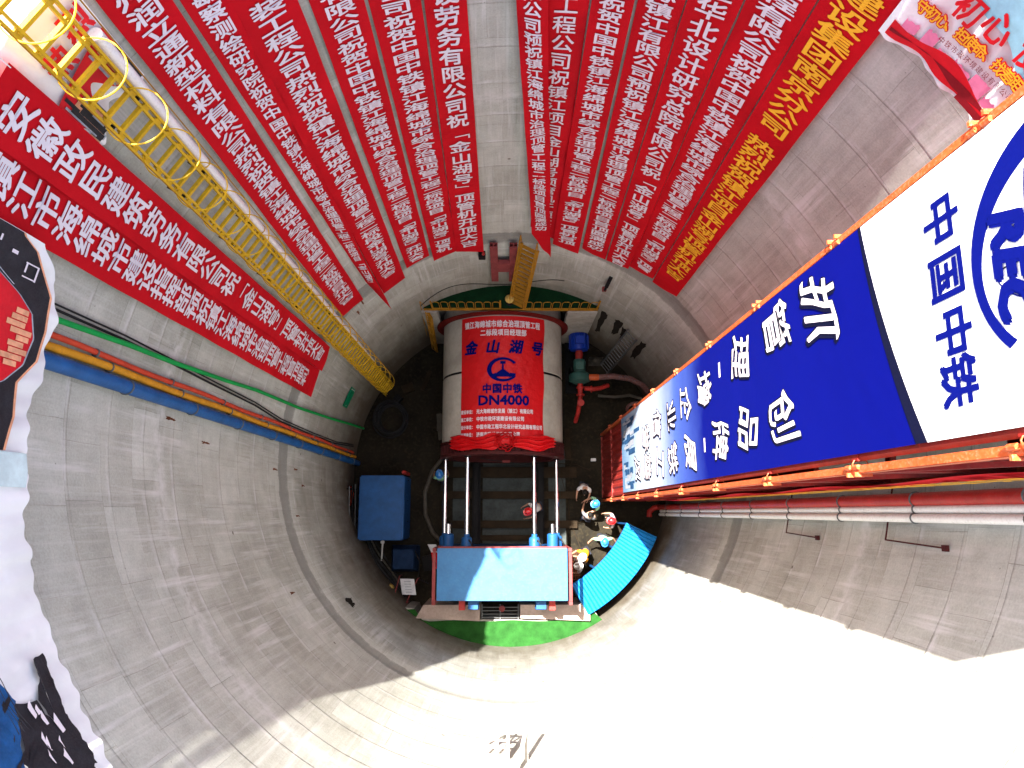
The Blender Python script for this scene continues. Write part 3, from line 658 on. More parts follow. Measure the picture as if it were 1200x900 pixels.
# tower banner. sheet coordinates: a = distance along -y from the north edge (reading direction), z up
BX = TX0 - 0.012
tbn = thing('tower_banner', 'long blue and white printed banner with calligraphy on the stair tower', 'banner', (BX, 0.3, 3.5))
def tf(d=0.0):
    return lambda a, z: Vector((BX - d, -a, z))
def grad_mat():
    m, t, b = newmat('blue_gradient_print'); L = t.links
    tc = N(t, 'ShaderNodeTexCoord'); sp = N(t, 'ShaderNodeSeparateXYZ'); L.new(tc.outputs['Object'], sp.inputs[0])
    wob = N(t, 'ShaderNodeTexNoise', Scale=1.2, Detail=3.0); L.new(tc.outputs['Object'], wob.inputs['Vector'])
    v = math_(t, 'ADD', math_(t, 'MULTIPLY', sp.outputs[2], 0.05), math_(t, 'MULTIPLY', wob.outputs[0], 0.05))
    n = t.nodes.new('ShaderNodeValToRGB'); L.new(v, n.inputs[0]); e = n.color_ramp.elements
    while len(e) < 6: e.new(0.5)
    for q, (p, c) in zip(e, ((0.03, (0.10, 0.19, 0.32)), (0.17, (0.32, 0.40, 0.52)), (0.27, (0.40, 0.46, 0.58)), (0.40, (0.06, 0.11, 0.40)), (0.52, (0.002, 0.005, 0.14)), (1.0, (0.0008, 0.002, 0.11)))): q.position = p; q.color = (*c, 1)
    L.new(n.outputs[0], b.inputs['Base Color']); b.inputs['Roughness'].default_value = 0.7; b.inputs['Specular IOR Level'].default_value = 0.04
    n2 = N(t, 'ShaderNodeTexNoise', Scale=2.5, Detail=3.0); L.new(tc.outputs['Object'], n2.inputs['Vector'])
    bp = N(t, 'ShaderNodeBump', Strength=0.15, Distance=0.05); L.new(n2.outputs[0], bp.inputs['Height']); L.new(bp.outputs[0], b.inputs['Normal'])
    return m
def curve_z(a):   # lower border of the white field; a from -1.54 (north) to 0.94 (south)
    u = (a + 1.54) / 2.48; return 19.93 + 0.42 * u + 0.40 * u * u
A0, A1 = -1.545, 0.945
MB().grid(lambda u, v: Vector((BX - 0.01 * math.sin(v * 40) * 0.3, -lerp(A0, A1, u), lerp(3.45, curve_z(lerp(A0, A1, u)), v))), 16, 60).build('blue_field', grad_mat(), tbn, smooth=True, fixn=False)
MB().grid(lambda u, v: Vector((BX, -lerp(A0, A1, u), lerp(curve_z(lerp(A0, A1, u)), 24.4, v))), 16, 20).build('white_field', 'sheet', tbn, smooth=True, fixn=False)
MB().grid(lambda u, v: Vector((BX - 0.006, -lerp(A0, A1, u), curve_z(lerp(A0, A1, u)) - 0.05 - 0.13 * u + (0.05 + 0.13 * u) * v * 1.05)), 24, 1).build('navy_edge', 'navy', tbn, fixn=False)
wl, sh = MB(), MB()
def brush(ch, a, z, w, h, sheer=0.15):
    sa, ca = math.sin(0.12 * math.sin(z * 3)), math.cos(0.12 * math.sin(z * 3))
    def f(d, ox=0, oz=0):
        def g(x, y):
            x0, y0 = x - a, y - z
            # brushed swelling: strokes bend and lean
            y1 = y0 + 0.06 * h * math.sin(x0 / w * 5 + z)
            x1 = x0 + 0.05 * w * math.sin(y0 / h * 6 + z * 2)
            return Vector((BX - d, -(a + ox + x1 * ca - y1 * sa * w / h), z + oz + y1 * ca + x1 * sa * h / w))
        return g
    put_char(sh, ch, f(0.004, 0.012, -0.03), a, z, w, h, 0.038 if z > 12 else 0.055, sheer)
    put_char(wl, ch, f(0.012), a, z, w, h, 0.010, sheer)
col1 = [('抓', 18.80, 0.98), ('管', 17.40, 1.10), ('理', 15.78, 1.02), ('增', 13.55, 0.88), ('企', 12.1, 0.80), ('业', 10.75, 0.72), ('信', 9.15, 0.72), ('誉', 7.6, 0.52)]
col2 = [('创', 17.42, -0.22), ('品', 15.98, -0.22), ('牌', 14.45, -0.24), ('展', 12.35, -0.30), ('铁', 10.75, -0.30), ('工', 9.35, -0.30), ('雄', 7.75, -0.30), ('风', 6.25, -0.30)]
for ch, z, y in col1 + col2: brush(ch, -y, z, 0.92 if ch == '抓' else 0.76, 1.0)
for z, y in ((14.62, 1.0), (13.42, -0.28)): wl.add([tf(0.010)(-y + a, z + b) for a, b in ((-0.14, -0.05), (0.14, -0.05), (0.14, 0.05), (-0.14, 0.05))], [(0, 1, 2, 3)])
sh.build('dark_outline', 'navy', tbn, fixn=False); wl.build('white_calligraphy', 'white', tbn, fixn=False)
bl_ = MB()
for ch, y in zip('中国中铁', (1.03, 0.50, -0.02, -0.46)): put_char(bl_, ch, tf(0.006), -y, 21.31, 0.47, 0.52, 0.026)
put_latin(bl_, 'REC', tf(0.008), -0.30, 22.10, 0.94, 0.34, 0.05, 0.25)
bl_.build('blue_lettering', 'blueprint', tbn, fixn=False)
lg = MB(); cy_, cz_ = 0.38, 22.80
o_, i_ = [], []
for k in range(61):
    a = math.radians(52 + 262 * k / 60); o_.append((-cy_ + 1.02 * math.cos(a), cz_ + 1.16 * math.sin(a))); i_.append((-cy_ + 0.07 + 0.85 * math.cos(a), cz_ + 0.03 + 1.07 * math.sin(a)))
vs = [tf(0.006)(*p) for p in o_] + [tf(0.006)(*p) for p in i_]; lg.add(vs, [(k, k + 1, 61 + k + 1, 61 + k) for k in range(60)])
def stroke(pts, w):
    for p, q in zip(pts, pts[1:]):
        d = Vector((q[0] - p[0], q[1] - p[1])); d.normalize(); nn = Vector((-d.y, d.x)) * w / 2
        lg.add([tf(0.005)(p[0] + nn.x, p[1] + nn.y), tf(0.005)(q[0] + nn.x, q[1] + nn.y), tf(0.005)(q[0] - nn.x, q[1] - nn.y), tf(0.005)(p[0] - nn.x, p[1] - nn.y)], [(0, 1, 2, 3)])
for rx in (0.0, 0.42): 
    for s in (-1, 1):
        stroke([(-cy_ + 0.06 + s * rx * math.cos(a), cz_ + 0.06 + 0.95 * math.sin(a)) for a in [PI * (k / 24 - 0.5) for k in range(25)]], 0.014)
for zz in (-0.45, 0.0, 0.45):
    ww = 0.86 * math.sqrt(1 - zz * zz); stroke([(-cy_ + 0.06 + ww * math.cos(PI * k / 12), cz_ + 0.06 + zz + 0.12 * math.sin(PI * k / 12) * (-1 if zz <= 0 else 1)) for k in range(13)], 0.014)
# rail section: head, web, foot
for poly in ([(-0.34, -0.50), (0.34, -0.50), (0.30, -0.42), (0.08, -0.28), (-0.08, -0.28), (-0.30, -0.42)], [(-0.08, -0.28), (0.08, -0.28), (0.07, 0.25), (-0.07, 0.25)], [(-0.18, 0.25), (0.18, 0.25), (0.16, 0.45), (-0.16, 0.45)]):
    lg.add([tf(0.009)(-cy_ + 0.08 + x, cz_ + 0.08 + y) for x, y in poly], [tuple(range(len(poly)))])
lg.build('emblem', 'blueprint', tbn, fixn=False)
sc_ = MB(); sc2 = MB()
for k in range(46):
    a = random.uniform(A0 + 0.1, A1 - 0.15); w = random.uniform(0.05, 0.2); z0 = random.uniform(3.55, 5.0); h = random.uniform(0.25, 1.5) * (1.2 if a < -0.6 else 0.8)
    d = 0.003 + 0.0001 * k
    (sc_ if k % 2 else sc2).add([tf(d)(a, z0), tf(d)(a + w, z0), tf(d)(a + w, z0 + h), tf(d)(a, z0 + h)], [(0, 1, 2, 3)])
sc_.build('printed_skyline', 'skyline', tbn, fixn=False); sc2.build('printed_skyline', 'poster_grey', tbn, fixn=False)
# red banner on the tower's near side
sb = thing('side_banner', 'narrow red banner with yellow characters on the near side of the tower', 'banner', (5.3, TY0 - 0.03, 8))
MB().grid(lambda u, v: (lerp(4.85, 5.70, u), TY0 - 0.05 - 0.02 * math.sin(v * 30 + u * 4), lerp(22.5, 4.0, v)), 8, 60).build('cloth', 'red', sb, smooth=True, fixn=False)
m_ = MB()
for k, ch in enumerate('中铁市政环境建设有限公司热烈祝贺镇江项目金山湖号顶管机开顶大吉'): put_char(m_, ch, lambda x, z: Vector((x, TY0 - 0.085, z)), 5.28, 21.4 - 0.52 * k, 0.6, 0.46, 0.03)
m_.build('lettering', 'yellowp', sb, fixn=False)

# ================================================================== PIPES ON THE WALLS
def riser(name, deg, r, rad, z0, z1, m, lab, cat, grp=None, wob=0.0, br=True, elbow=None):
    t = thing(name, lab, cat, tuple(cp(deg, r, z0)), grp)
    k = 24; pts = [cp(deg + wob * math.sin(i * 1.3 + deg), r + 0.02 * wob * math.cos(i * 0.9), lerp(z0, z1, i / k)) for i in range(k + 1)]
    m_ = MB(); m_.tube(pts, rad, 16); m_.build('tube', m, t, smooth=True)
    if br:
        m_ = MB()
        for i in range(int((z1 - z0) / 2.4)):
            z = z0 + 1.2 + i * 2.4
            c = cp(deg, r, z); m_.tube([c + Vector((math.cos(a), math.sin(a), 0)) * (rad + 0.008) for a in [2 * PI * q / 16 for q in range(16)]], 0.014, 6, closed=True)
            m_.bar(c + cp(deg, rad, 0), cp(deg, R - 0.002, z), 0.03)
        m_.build('bracket', 'alu', t)
    return t
riser('blue_pipe', 176.4, 6.365, 0.115, -1.9, RIM + 0.6, 'bluepipe', 'thick blue pipe running down the left wall', 'pipe')
riser('yellow_hose', 174.5, 6.40, 0.062, -1.4, RIM + 0.5, 'yellowpipe', 'orange yellow hose between the blue pipe and the red hose', 'hose', wob=0.12)
riser('red_hose', 173.2, 6.41, 0.045, -1.0, RIM + 0.5, 'redhose', 'thin red hose above the orange yellow one on the left wall', 'hose', wob=0.15)
m_ = MB(); m_.tube([cp(d, 6.36, z) for d, z in ((171.6, RIM + 0.3), (171.3, 18.2), (170.5, 16.3), (170.2, 14.9), (169.2, 12.5), (168.2, 10.6), (167.5, 7.2), (166.0, 3.6), (164.6, 0.9), (163.5, -1.5))], 0.045, 10)
tag(m_.build('green_hose', 'greenhose', smooth=True), 'bright green hose sagging down the left wall below the red banners', 'hose')
for j, s in enumerate(('black cable hanging along the green hose on the left wall', 'thin dark cable crossing under the red hose on the left wall')):
    m_ = MB(); m_.tube([cp(d - 0.6 * j, 6.44, z) for d, z in ((171.2, RIM + 0.3), (170.0, 18.1), (169.9, 16.3), (170.2, 14.8), (170.7, 12.9), (171.2, 10.3), (172.4, 8.2), (172.6, 4.9), (172.4, 1.9), (171.0, -1.0))], 0.022 - 0.006 * j, 8)
    tag(m_.build('cable', 'rubber', smooth=True), s, 'cable')
riser('red_pipe', -12.9, 6.27, 0.105, -1.6, RIM + 0.6, 'redpipe', 'thick red pipe running down the right wall beside two white pipes', 'pipe')
riser('white_pipe', -14.25, 6.29, 0.062, -1.6, RIM + 0.6, 'whitepipe', 'white pipe on the right wall, next to the red pipe', 'pipe', 'white pipes on the right wall')
riser('white_pipe', -15.5, 6.29, 0.068, -1.6, RIM + 0.6, 'whitepipe', 'white pipe on the right wall, the outer one away from the red pipe', 'pipe', 'white pipes on the right wall')
m_ = MB(); m_.tube([cp(-12.9, 6.27, -1.6), cp(-12.9, 6.22, -1.85), cp(-13.6, 6.05, -1.9), cp(-15.5, 5.9, -1.9), cp(-17.5, 5.95, -1.9)], 0.11, 12)
tag(m_.build('pipe_elbow', 'redpipe', smooth=True), 'red pipe elbow on the floor at the foot of the red pipe', 'pipe')
for z, s in ((15.4, 'thin brown steel strut bar pinned across the right wall, upper one'), (11.2, 'thin brown steel strut bar pinned across the right wall, lower one')):
    m_ = MB(); m_.bar(cp(-7.5, 6.44, z), cp(-18.5, 6.44, z), 0.02); m_.bar(cp(-18.5, 6.44, z), cp(-19.0, 6.46, z + 1.6), 0.022); m_.bar(cp(-9.5, 6.44, z), cp(-8.6, 6.46, z + 1.4), 0.022)
    m_.box(cp(-19.0, 6.46, z + 1.6), (0.06, 0.09, 0.09)); tag(m_.build('strut_bar', 'brownsteel'), s, 'bar', 'strut bars on the right wall')

# ================================================================== CAGED LADDER
ld = thing('caged_ladder', 'tall yellow ladder with safety cage fixed to the wall', 'ladder', tuple(cp(146, 6.15, FL)))
LA, LB, LR = 148.2, 143.7, 6.18
lz0, lz1 = FL + 0.2, RIM + 0.8
pa, pb = cp(LA, LR, 0), cp(LB, LR, 0); mid = (pa + pb) / 2; tang = (pb - pa).normalized(); inn = Vector((-mid.x, -mid.y, 0)).normalized()
for p in (pa, pb):
    m_ = MB()
    for dx in (-0.04, 0.04):
        q = p + tang * dx; m_.box((q.x, q.y, (lz0 + lz1) / 2), (0.034, 0.075, lz1 - lz0), rz=math.atan2(inn.y, inn.x) + PI / 2)
    k = int((lz1 - lz0) / 0.33)
    for i in range(k): m_.bar(p - tang * 0.03 + Vector((0, 0, lz0 + 0.16 + i * 0.33)), p + tang * 0.03 + Vector((0, 0, lz0 + 0.16 + i * 0.33)), 0.03, 0.12)
    m_.build('stile', 'yellow', ld)
for i in range(int((lz1 - lz0) / 0.32)):
    z = lz0 + 0.2 + i * 0.32; MB().bar(pa + Vector((0, 0, z)), pb + Vector((0, 0, z)), 0.055, 0.05).build('rung', 'yellow', ld)
m_ = MB()
z = 1.2
while z < lz1:
    c = mid + inn * 0.33 + Vector((0, 0, z)); pts = []
    for k in range(25):
        a = math.radians(-140 + 280 * k / 24); pts.append(c + inn * (0.40 * math.cos(a)) + tang * (0.38 * math.sin(a)))
    pts = [pa + Vector((0, 0, z))] + pts + [pb + Vector((0, 0, z))]
    MB().tube(pts, 0.0105, 6).build('cage_hoop', 'yellow', ld, smooth=True); z += 0.95
m_ = MB()
for a in (-75, 75):
    q = mid + inn * (0.33 + 0.40 * math.cos(math.radians(a))) + tang * (0.385 * math.sin(math.radians(a))); m_.bar((q.x, q.y, 1.2), (q.x, q.y, lz1), 0.012, 0.012)
m_.build('cage_strap', 'dimyellow', ld)
m_ = MB()
z = 1.0
while z < RIM:
    for p in (pa, pb): m_.bar(p + Vector((0, 0, z)), p * (6.52 / LR) + Vector((0, 0, z)), 0.04)
    z += 2.0
m_.build('standoff', 'black', ld)
t = thing('white_tube', 'long white plastic tube standing up the wall beside the yellow ladder', 'pipe', tuple(cp(143, 6.3, FL)))
m_ = MB(); m_.tube([cp(lerp(143.3, 142.3, i / 20), 6.30, lerp(2.5, 20.0, i / 20)) for i in range(21)], 0.088, 16); m_.build('tube', 'whitepipe', t, smooth=True)
m_ = MB()
for i in range(6):
    z = 4 + i * 2.6; c = cp(lerp(143.3, 142.3, (z - 2.5) / 17.5), 6.30, z); m_.tube([c + Vector((math.cos(a), math.sin(a), 0)) * 0.093 for a in [2 * PI * q / 14 for q in range(14)]], 0.012, 5, closed=True)
m_.build('clamp', 'yellow', t)

# ================================================================== HANGING RED BANNERS
GB = 'red congratulation banners hung down the shaft wall'
def banner(lab, tb_, bb_, zt, zb, text, z0, pitch, r=6.40, col='white', cw=0.66, amp=0.02, seed=0, rb=None, ch_off=0.017):
    """tb_/bb_: (left deg, right deg) at z=17.5 and at the bottom; zb: (left z, right z)"""
    t = thing('red_banner', lab, 'banner', tuple(cp((bb_[0] + bb_[1]) / 2, r, (zb[0] + zb[1]) / 2)), GB)
    rb = rb or (r, r)
    zr = 17.6
    def fn(u, z, d=0.0):
        zl = lerp(zb[0], zb[1], u); v = (z - zl) / (zr - zl)     # 0 bottom .. 1 at zr
        e = v if v < 1 else 1 + (v - 1) * 0.6
        dl = lerp(bb_[0], tb_[0], e); dr = lerp(bb_[1], tb_[1], e)
        ph = seed * 1.7
        g_ = max(0, 1 - v)
        rr = lerp(lerp(rb[0], rb[1], u), r, min(1, max(0, v)) ** 0.7)
        rip = amp * (math.sin(z * 1.15 + ph + u * 2.5) * 0.6 + math.sin(z * 2.7 + ph * 2 - u * 4) * 0.35) * (0.4 + u if amp > 0.04 else 1)
        edge = 0.018 * math.sin(z * 3.3 + ph) * (abs(u - 0.5) * 2)
        return cp(lerp(dl, dr, u) + 0.25 * math.sin(z * 0.7 + ph) * amp * 10 * 0.3, rr - d + rip + edge - 0.02 * math.sin(u * PI), z)
    nz = 90
    def gfn(u, v):
        zl = lerp(zb[0], zb[1], u); return fn(u, lerp(zt, zl, v))
    MB().grid(gfn, 10, nz).build('cloth', 'red', t, smooth=True, fixn=False)
    m_ = MB(); z = z0; wid = r * math.radians(abs(tb_[0] - tb_[1]))
    for c_ in text:
        if c_ == ' ': z -= pitch * 0.7; continue
        if c_ in '『』':
            put_char(m_, {'『': '﹁', '』': '﹂'}[c_], lambda a, b: fn(a, b, 0.02), 0.52, z, 0.62, 0.5, 0.0)
        else:
            put_char(m_, c_, lambda a, b: fn(a, b, 0.02), 0.5, z, cw, pitch * 0.97, ch_off)
        z -= pitch
    m_.build('lettering', 'white' if col == 'white' else 'yellowp', t, fixn=False)
    m_ = MB()
    for u in (0.04, 0.96): m_.tube([fn(u, zt - 0.05), fn(u, zt + 0.25) * 1.0, cp((tb_[0] if u < 0.5 else tb_[1]), 6.6, RIM + 0.02)], 0.008, 5)
    m_.build('tie_cord', 'paper', t)
    return t
banner('red banner with white characters lowest on the left wall, just above the green hose', (164.2, 156.4), (163.4, 155.9), RIM, (6.40, 6.75), '镇江市海绵城市建设指挥部预祝镇江海绵城市治理顶管工程首顶顺利', 18.61 + 3 * 0.418, 0.418, r=6.36, seed=1)
banner('red banner with large white characters between the ladder and the lowest banner', (157.6, 150.4), (155.9, 149.3), RIM - 0.05, (6.65, 7.0), '安徽政民建筑劳务有限公司祝『金山湖号』顶管机开顶大吉', 20.13, 0.501, r=6.30, seed=2)
banner('red banner with white characters directly right of the yellow ladder', (140.0, 133.2), (141.2, 134.0), RIM, (7.55, 7.35), '扬州润立通新型材料有限公司热烈祝贺镇江海绵城市综合治理顶管工程二标段项目开顶大吉', 19.68 + 2 * 0.308, 0.308, seed=3)
banner('red banner twisted edge on near its pointed bottom, second right of the ladder', (132.3, 127.6), (131.0, 129.2), RIM, (8.2, 5.9), '勘察测绘研究院祝贺中国中铁镇江海绵城市综合治理顶管工程二标段项目『金山湖号』', 19.10 + 0.299, 0.299, r=6.38, seed=4, rb=(6.42, 6.05), amp=0.05)
banner('red banner with white characters right of the twisted pointed banner', (127.9, 119.9), (128.5, 121.2), RIM, (6.75, 6.85), '装工程公司热烈祝贺镇江海绵城市综合治理顶管工程二标段金山湖号开顶大吉', 18.37 + 0.326, 0.326, r=6.36, seed=5, cw=0.62)
banner('red banner with small white characters, third left of the bare concrete gap', (118.6, 111.6), (119.8, 113.0), RIM, (7.35, 7.55), '有限公司祝贺中国中铁镇江海绵城市综合治理顶管工程二标段项目『金山湖号』开顶大吉', 18.03 + 0.277, 0.277, seed=6)
banner('red banner with small white characters, second left of the bare concrete gap', (111.1, 104.0), (112.2, 105.6), RIM, (7.0, 7.25), '公司祝贺中国中铁镇江海绵城市综合治理顶管工程二标段项目『金山湖号』顶管机', 17.67 + 0.293, 0.293, seed=7)
banner('red banner with large white characters on the left edge of the bare concrete gap', (103.6, 97.6), (105.7, 98.2), RIM, (7.2, 6.85), '设劳务有限公司祝『金山湖号』顶管机开顶大吉', 17.29 + 0.504, 0.504, r=6.38, seed=8)
banner('rippled slanting red banner on the right edge of the bare concrete gap', (90.6, 86.0), (85.3, 79.3), RIM, (8.5, 6.7), '限公司预祝镇江海绵城市治理顶管工程二标段项目首顶圆满成功', 17.9, 0.335, r=6.22, seed=9, amp=0.085, cw=0.62)
banner('red banner with widely spaced white characters, half hidden behind the rippled one', (86.6, 80.3), (85.8, 79.0), RIM, (8.4, 7.75), '工程公司祝镇江项目金山湖号顶管机开顶大吉', 17.41, 0.464, r=6.44, seed=10, cw=0.58, ch_off=0.010)
banner('red banner with small white characters, right of the half hidden one', (80.0, 74.1), (79.5, 72.2), RIM, (7.55, 7.36), '祝贺中国中铁镇江海绵城市综合治理顶管工程二标段项目『金山湖号』顶管机首顶', 17.38 + 0.275, 0.275, r=6.36, seed=11)
banner('red banner with white characters, fourth from the yellow lettered one', (73.7, 67.4), (71.6, 64.8), RIM, (7.7, 7.46), '苏镇江有限公司预祝镇江海绵城市治理顶管工程二标段项目首顶圆满成功', 17.8 + 0.321, 0.321, r=6.40, seed=12)
banner('red banner with larger white characters, third from the yellow lettered one', (67.2, 60.4), (64.5, 58.2), RIM, (7.55, 7.75), '程华北设计研究总院有限公司祝『金山湖号』顶管机开顶大吉', 18.14 + 0.41, 0.41, r=6.38, seed=13)
banner('red banner with small white characters beside the yellow lettered one', (60.2, 52.4), (58.3, 51.4), RIM, (7.9, 8.1), '工程有限公司祝贺中国中铁镇江海绵城市综合治理顶管工程二标段项目『金山湖号』顶管', 18.83 + 0.281, 0.281, r=6.40, seed=14)
banner('red banner with yellow characters, the rightmost of the row', (52.2, 44.2), (51.1, 43.8), RIM, (7.9, 8.25), '建设集团南京分公司 热烈祝贺镇江项目金山湖号顶管机开顶大吉', 19.2 + 0.367, 0.367, r=6.38, seed=15, col='yellow', cw=0.72)

# ================================================================== POSTERS ON THE RIM
def sheet_poly(mbx, pts, r, d=0.0):
    """filled outline in (deg, z) on the hanging sheet"""
    k = len(pts); cd = sum(p[0] for p in pts) / k; cz = sum(p[1] for p in pts) / k
    mbx.add([cp(p[0], r - d, p[1]) for p in pts], [tuple(range(k))])
def at_r(r, z, d): return r(z, d) if callable(r) else r
def poster(name, lab, d0, d1, zt, bottom, r, m='sheet', seed=0):
    t = thing(name, lab, 'poster', tuple(cp((d0 + d1) / 2, 6.3, RIM - 1)))
    def fn(u, v):
        d = lerp(d0, d1, u); zb = bottom(d)
        z = lerp(zt, zb, v)
        return cp(d, at_r(r, z, d) + (0.03 if d < 200 else 0.012) * math.sin(d * 0.9 + seed) * v + 0.015 * math.sin(d * 2.3 + v * 6), z)
    MB().grid(fn, 260, 20).build('sheet', m, t, smooth=True, fixn=False)
    return t
def interp(tab):
    def f(x):
        if x <= tab[0][0]: return tab[0][1]
        for (a, b), (c, d) in zip(tab, tab[1:]):
            if x <= c: return lerp(b, d, (x - a) / (c - a))
        return tab[-1][1]
    return f
# west poster
wb = interp([(160, 19.3), (164.5, 18.86), (167.3, 18.40), (172, 18.19), (177.5, 18.25), (184.8, 18.45), (190.6, 18.42), (194.5, 18.57), (200.2, 18.62), (205, 18.60), (208.9, 18.60), (213.8, 18.65), (218.8, 18.71), (223.6, 18.84), (232, 19.1)])
RW = 6.20
def near(d): return max(0.0, min(1.0, (d - 196) / 10.0))          # beyond 206 degrees the sheet lies against the wall
def WR(off): return lambda z, d: lerp(RW + 0.27 * max(0.0, min(1.0, (z - 19.9) / 0.6)), 6.455, near(d)) - off
def at_r(r, z, d): return r(z, d) if callable(r) else r
pw_ = poster('large_poster', 'large printed poster with red and black picture hanging on the left rim', 164.2, 225.5, RIM - 0.02, lambda d: wb(d) + 0.13 - 0.34 * near(d) + 0.014 * math.sin(d * 0.9) + 0.016 * math.sin(d * 0.37 + 1) + 0.008 * math.sin(d * 2.1), WR(0.0), seed=1)
def band(mbx, d0, d1, f0, f1, r, d, n=40):
    def g(u, v):
        dd = lerp(d0, d1, u); z = lerp(f0(dd), f1(dd), v); return cp(dd, at_r(r, z, dd) - d, z)
    mbx.grid(g, n, 14)
lift = lambda tab: interp([(a, b + 0.13) for a, b in tab])
bpt = lift([(158.5, 19.9), (164.6, 19.25), (165.5, 18.98), (169.6, 18.50), (173.7, 18.43), (177.4, 18.48), (180.4, 18.78), (184.3, 18.78), (188.2, 18.93)])
rpt = lift([(166.5, 20.3), (169.5, 19.40), (170.7, 19.05), (172.3, 18.75), (175.0, 18.62), (178.3, 18.72), (180.8, 19.03), (182, 19.6)])
m_ = MB(); band(m_, 164.3, 188.2, bpt, lambda d: RIM - 0.04, WR(0.05), 0.0, 80); m_.build('black_picture', 'poster_black', pw_, fixn=False)
m_ = MB(); band(m_, 166.6, 181.8, rpt, lambda d: RIM - 0.04, WR(0.06), 0.0, 50); m_.build('red_picture', 'poster_red', pw_, fixn=False)
m_ = MB(); band(m_, 164.3, 188.2, lambda d: bpt(d) - 0.035, lambda d: bpt(d) + 0.005, WR(0.053), 0.0, 80); m_.build('orange_edge', 'poster_orange', pw_, fixn=False)
m_ = MB(); band(m_, 166.6, 181.8, lambda d: rpt(d) - 0.02, lambda d: rpt(d) + 0.005, WR(0.063), 0.0, 50); m_.build('pale_edge', 'poster_grey', pw_, fixn=False)
m_ = MB()
for k in range(9):
    d = 172.2 + k * 0.75; z = rpt(d) + 0.03 + 0.05 * (k % 3); m_.grid(lambda u, v, d=d, z=z: cp(d + 0.62 * u, RW - 0.068 - 0.0005 * k, z + (0.22 + 0.05 * (k % 4)) * v), 2, 2)
m_.build('orange_blur', 'poster_orange', pw_, fixn=False)
m_ = MB()
for d0, z0, d1, z1 in ((167.1, 18.99, 168.9, 18.99), (167.1, 18.99, 167.25, 19.23), (168.7, 18.99, 168.85, 19.23), (167.1, 19.19, 168.3, 19.21), (166.5, 19.4, 166.9, 19.5), (165.6, 19.7, 166.3, 19.72)):
    m_.add([cp(d0, RW - 0.07, z0), cp(d1, RW - 0.07, z0), cp(d1, RW - 0.07, max(z1, z0 + 0.03)), cp(d0, RW - 0.07, max(z1, z0 + 0.03))], [(0, 1, 2, 3)])
m_.build('white_marks', 'white', pw_, fixn=False)
m_ = MB()
for k in range(8):
    a0_, b0_ = 160.5 + k * 0.6, 20.2 - 0.05 * k; stk = [cp(lerp(164.8, 170.0, q / 12), WR(0.066)(20.25 + 0.122 * k - 0.95 * (q / 12) ** 1.6, 167), 20.25 + 0.122 * k - 0.95 * (q / 12) ** 1.6) for q in range(13)]
    if k % 3 == 0: m_.tube(stk, 0.006, 4)
m_.build('grey_curves', 'poster_grey', pw_, fixn=False)
m_ = MB(); band(m_, 188.3, 192.2, lambda d: wb(d) + 0.22, lambda d: wb(d) + 0.9, WR(0.05), 0.0, 6); m_.build('pale_patch', 'pale_print', pw_, fixn=False)
# brushed black shape: spike, ragged body, loose strokes
sail = MB()
def blob(mbx, pts, d, jit=0.0, n=5):
    out = []
    for i in range(len(pts)):
        p, q = pts[i], pts[(i + 1) % len(pts)]
        for k in range(n): out.append((lerp(p[0], q[0], k / n) + jit * random.uniform(-0.4, 0.4), lerp(p[1], q[1], k / n) + 0.13 + jit * random.uniform(-0.05, 0.05)))
    mbx.add([cp(p[0], WR(0.05 + d)(p[1] - 0.34 * near(p[0]), p[0]), p[1] - 0.34 * near(p[0])) for p in out], [tuple(range(len(out)))])
blob(sail, [(209.8, 18.95), (212.4, 18.99), (214.6, 19.02), (216.8, 19.08), (217.0, 19.3), (214.2, 19.36), (212.1, 19.19), (210.2, 19.15)], 0.008, 0.25)
blob(sail, [(216.6, 19.08), (219.5, 19.06), (222.3, 19.08), (222.8, 19.25), (222.0, 19.7), (219.2, 19.98), (216.0, 19.76), (213.7, 19.70), (214.2, 19.40), (216.8, 19.32)], 0.0075, 0.45)
for k in range(14):
    d = 212.5 + random.uniform(0, 8); z = random.uniform(19.5, 20.0); blob(sail, [(d, z), (d + 0.5, z + 0.03), (d + 1.6, z + 0.22), (d + 0.9, z + 0.16)], 0.009 + 0.0006 * k, 0.3, 2)
sail.build('black_shape', 'poster_black', pw_, fixn=False)
m_ = MB()
for k in range(9):
    d = 213.6 + random.uniform(0, 6.5); z = random.uniform(19.18, 19.72); w = random.uniform(0.9, 2.2); h = random.uniform(0.02, 0.05)
    blob(m_, [(d, z), (d + w, z + random.uniform(-0.04, 0.06)), (d + w * 1.1, z + h), (d + w * 0.4, z + h * 1.6)], 0.022 + 0.0005 * k, 0.2, 2)
m_.build('white_strokes', 'white', pw_, fixn=False)
m_ = MB(); blob(m_, [(211.2, 19.75), (213.4, 19.66), (216.1, 19.80), (219.5, 20.0), (222, 20.2), (225, 20.5), (205, 20.5), (209, 20.1)], 0.004, 0.3); m_.build('blue_water', 'poster_cyan', pw_, fixn=False)
m_ = MB()
for k in range(9):
    m_.tube([cp(lerp(206, 216.5, q / 10), WR(0.058)(19.6, 210), 19.62 + 0.06 * k + 0.02 * math.sin(q + k) - 0.018 * q) for q in range(11)], 0.0045, 4)
m_.build('water_lines', 'poster_black', pw_, fixn=False)
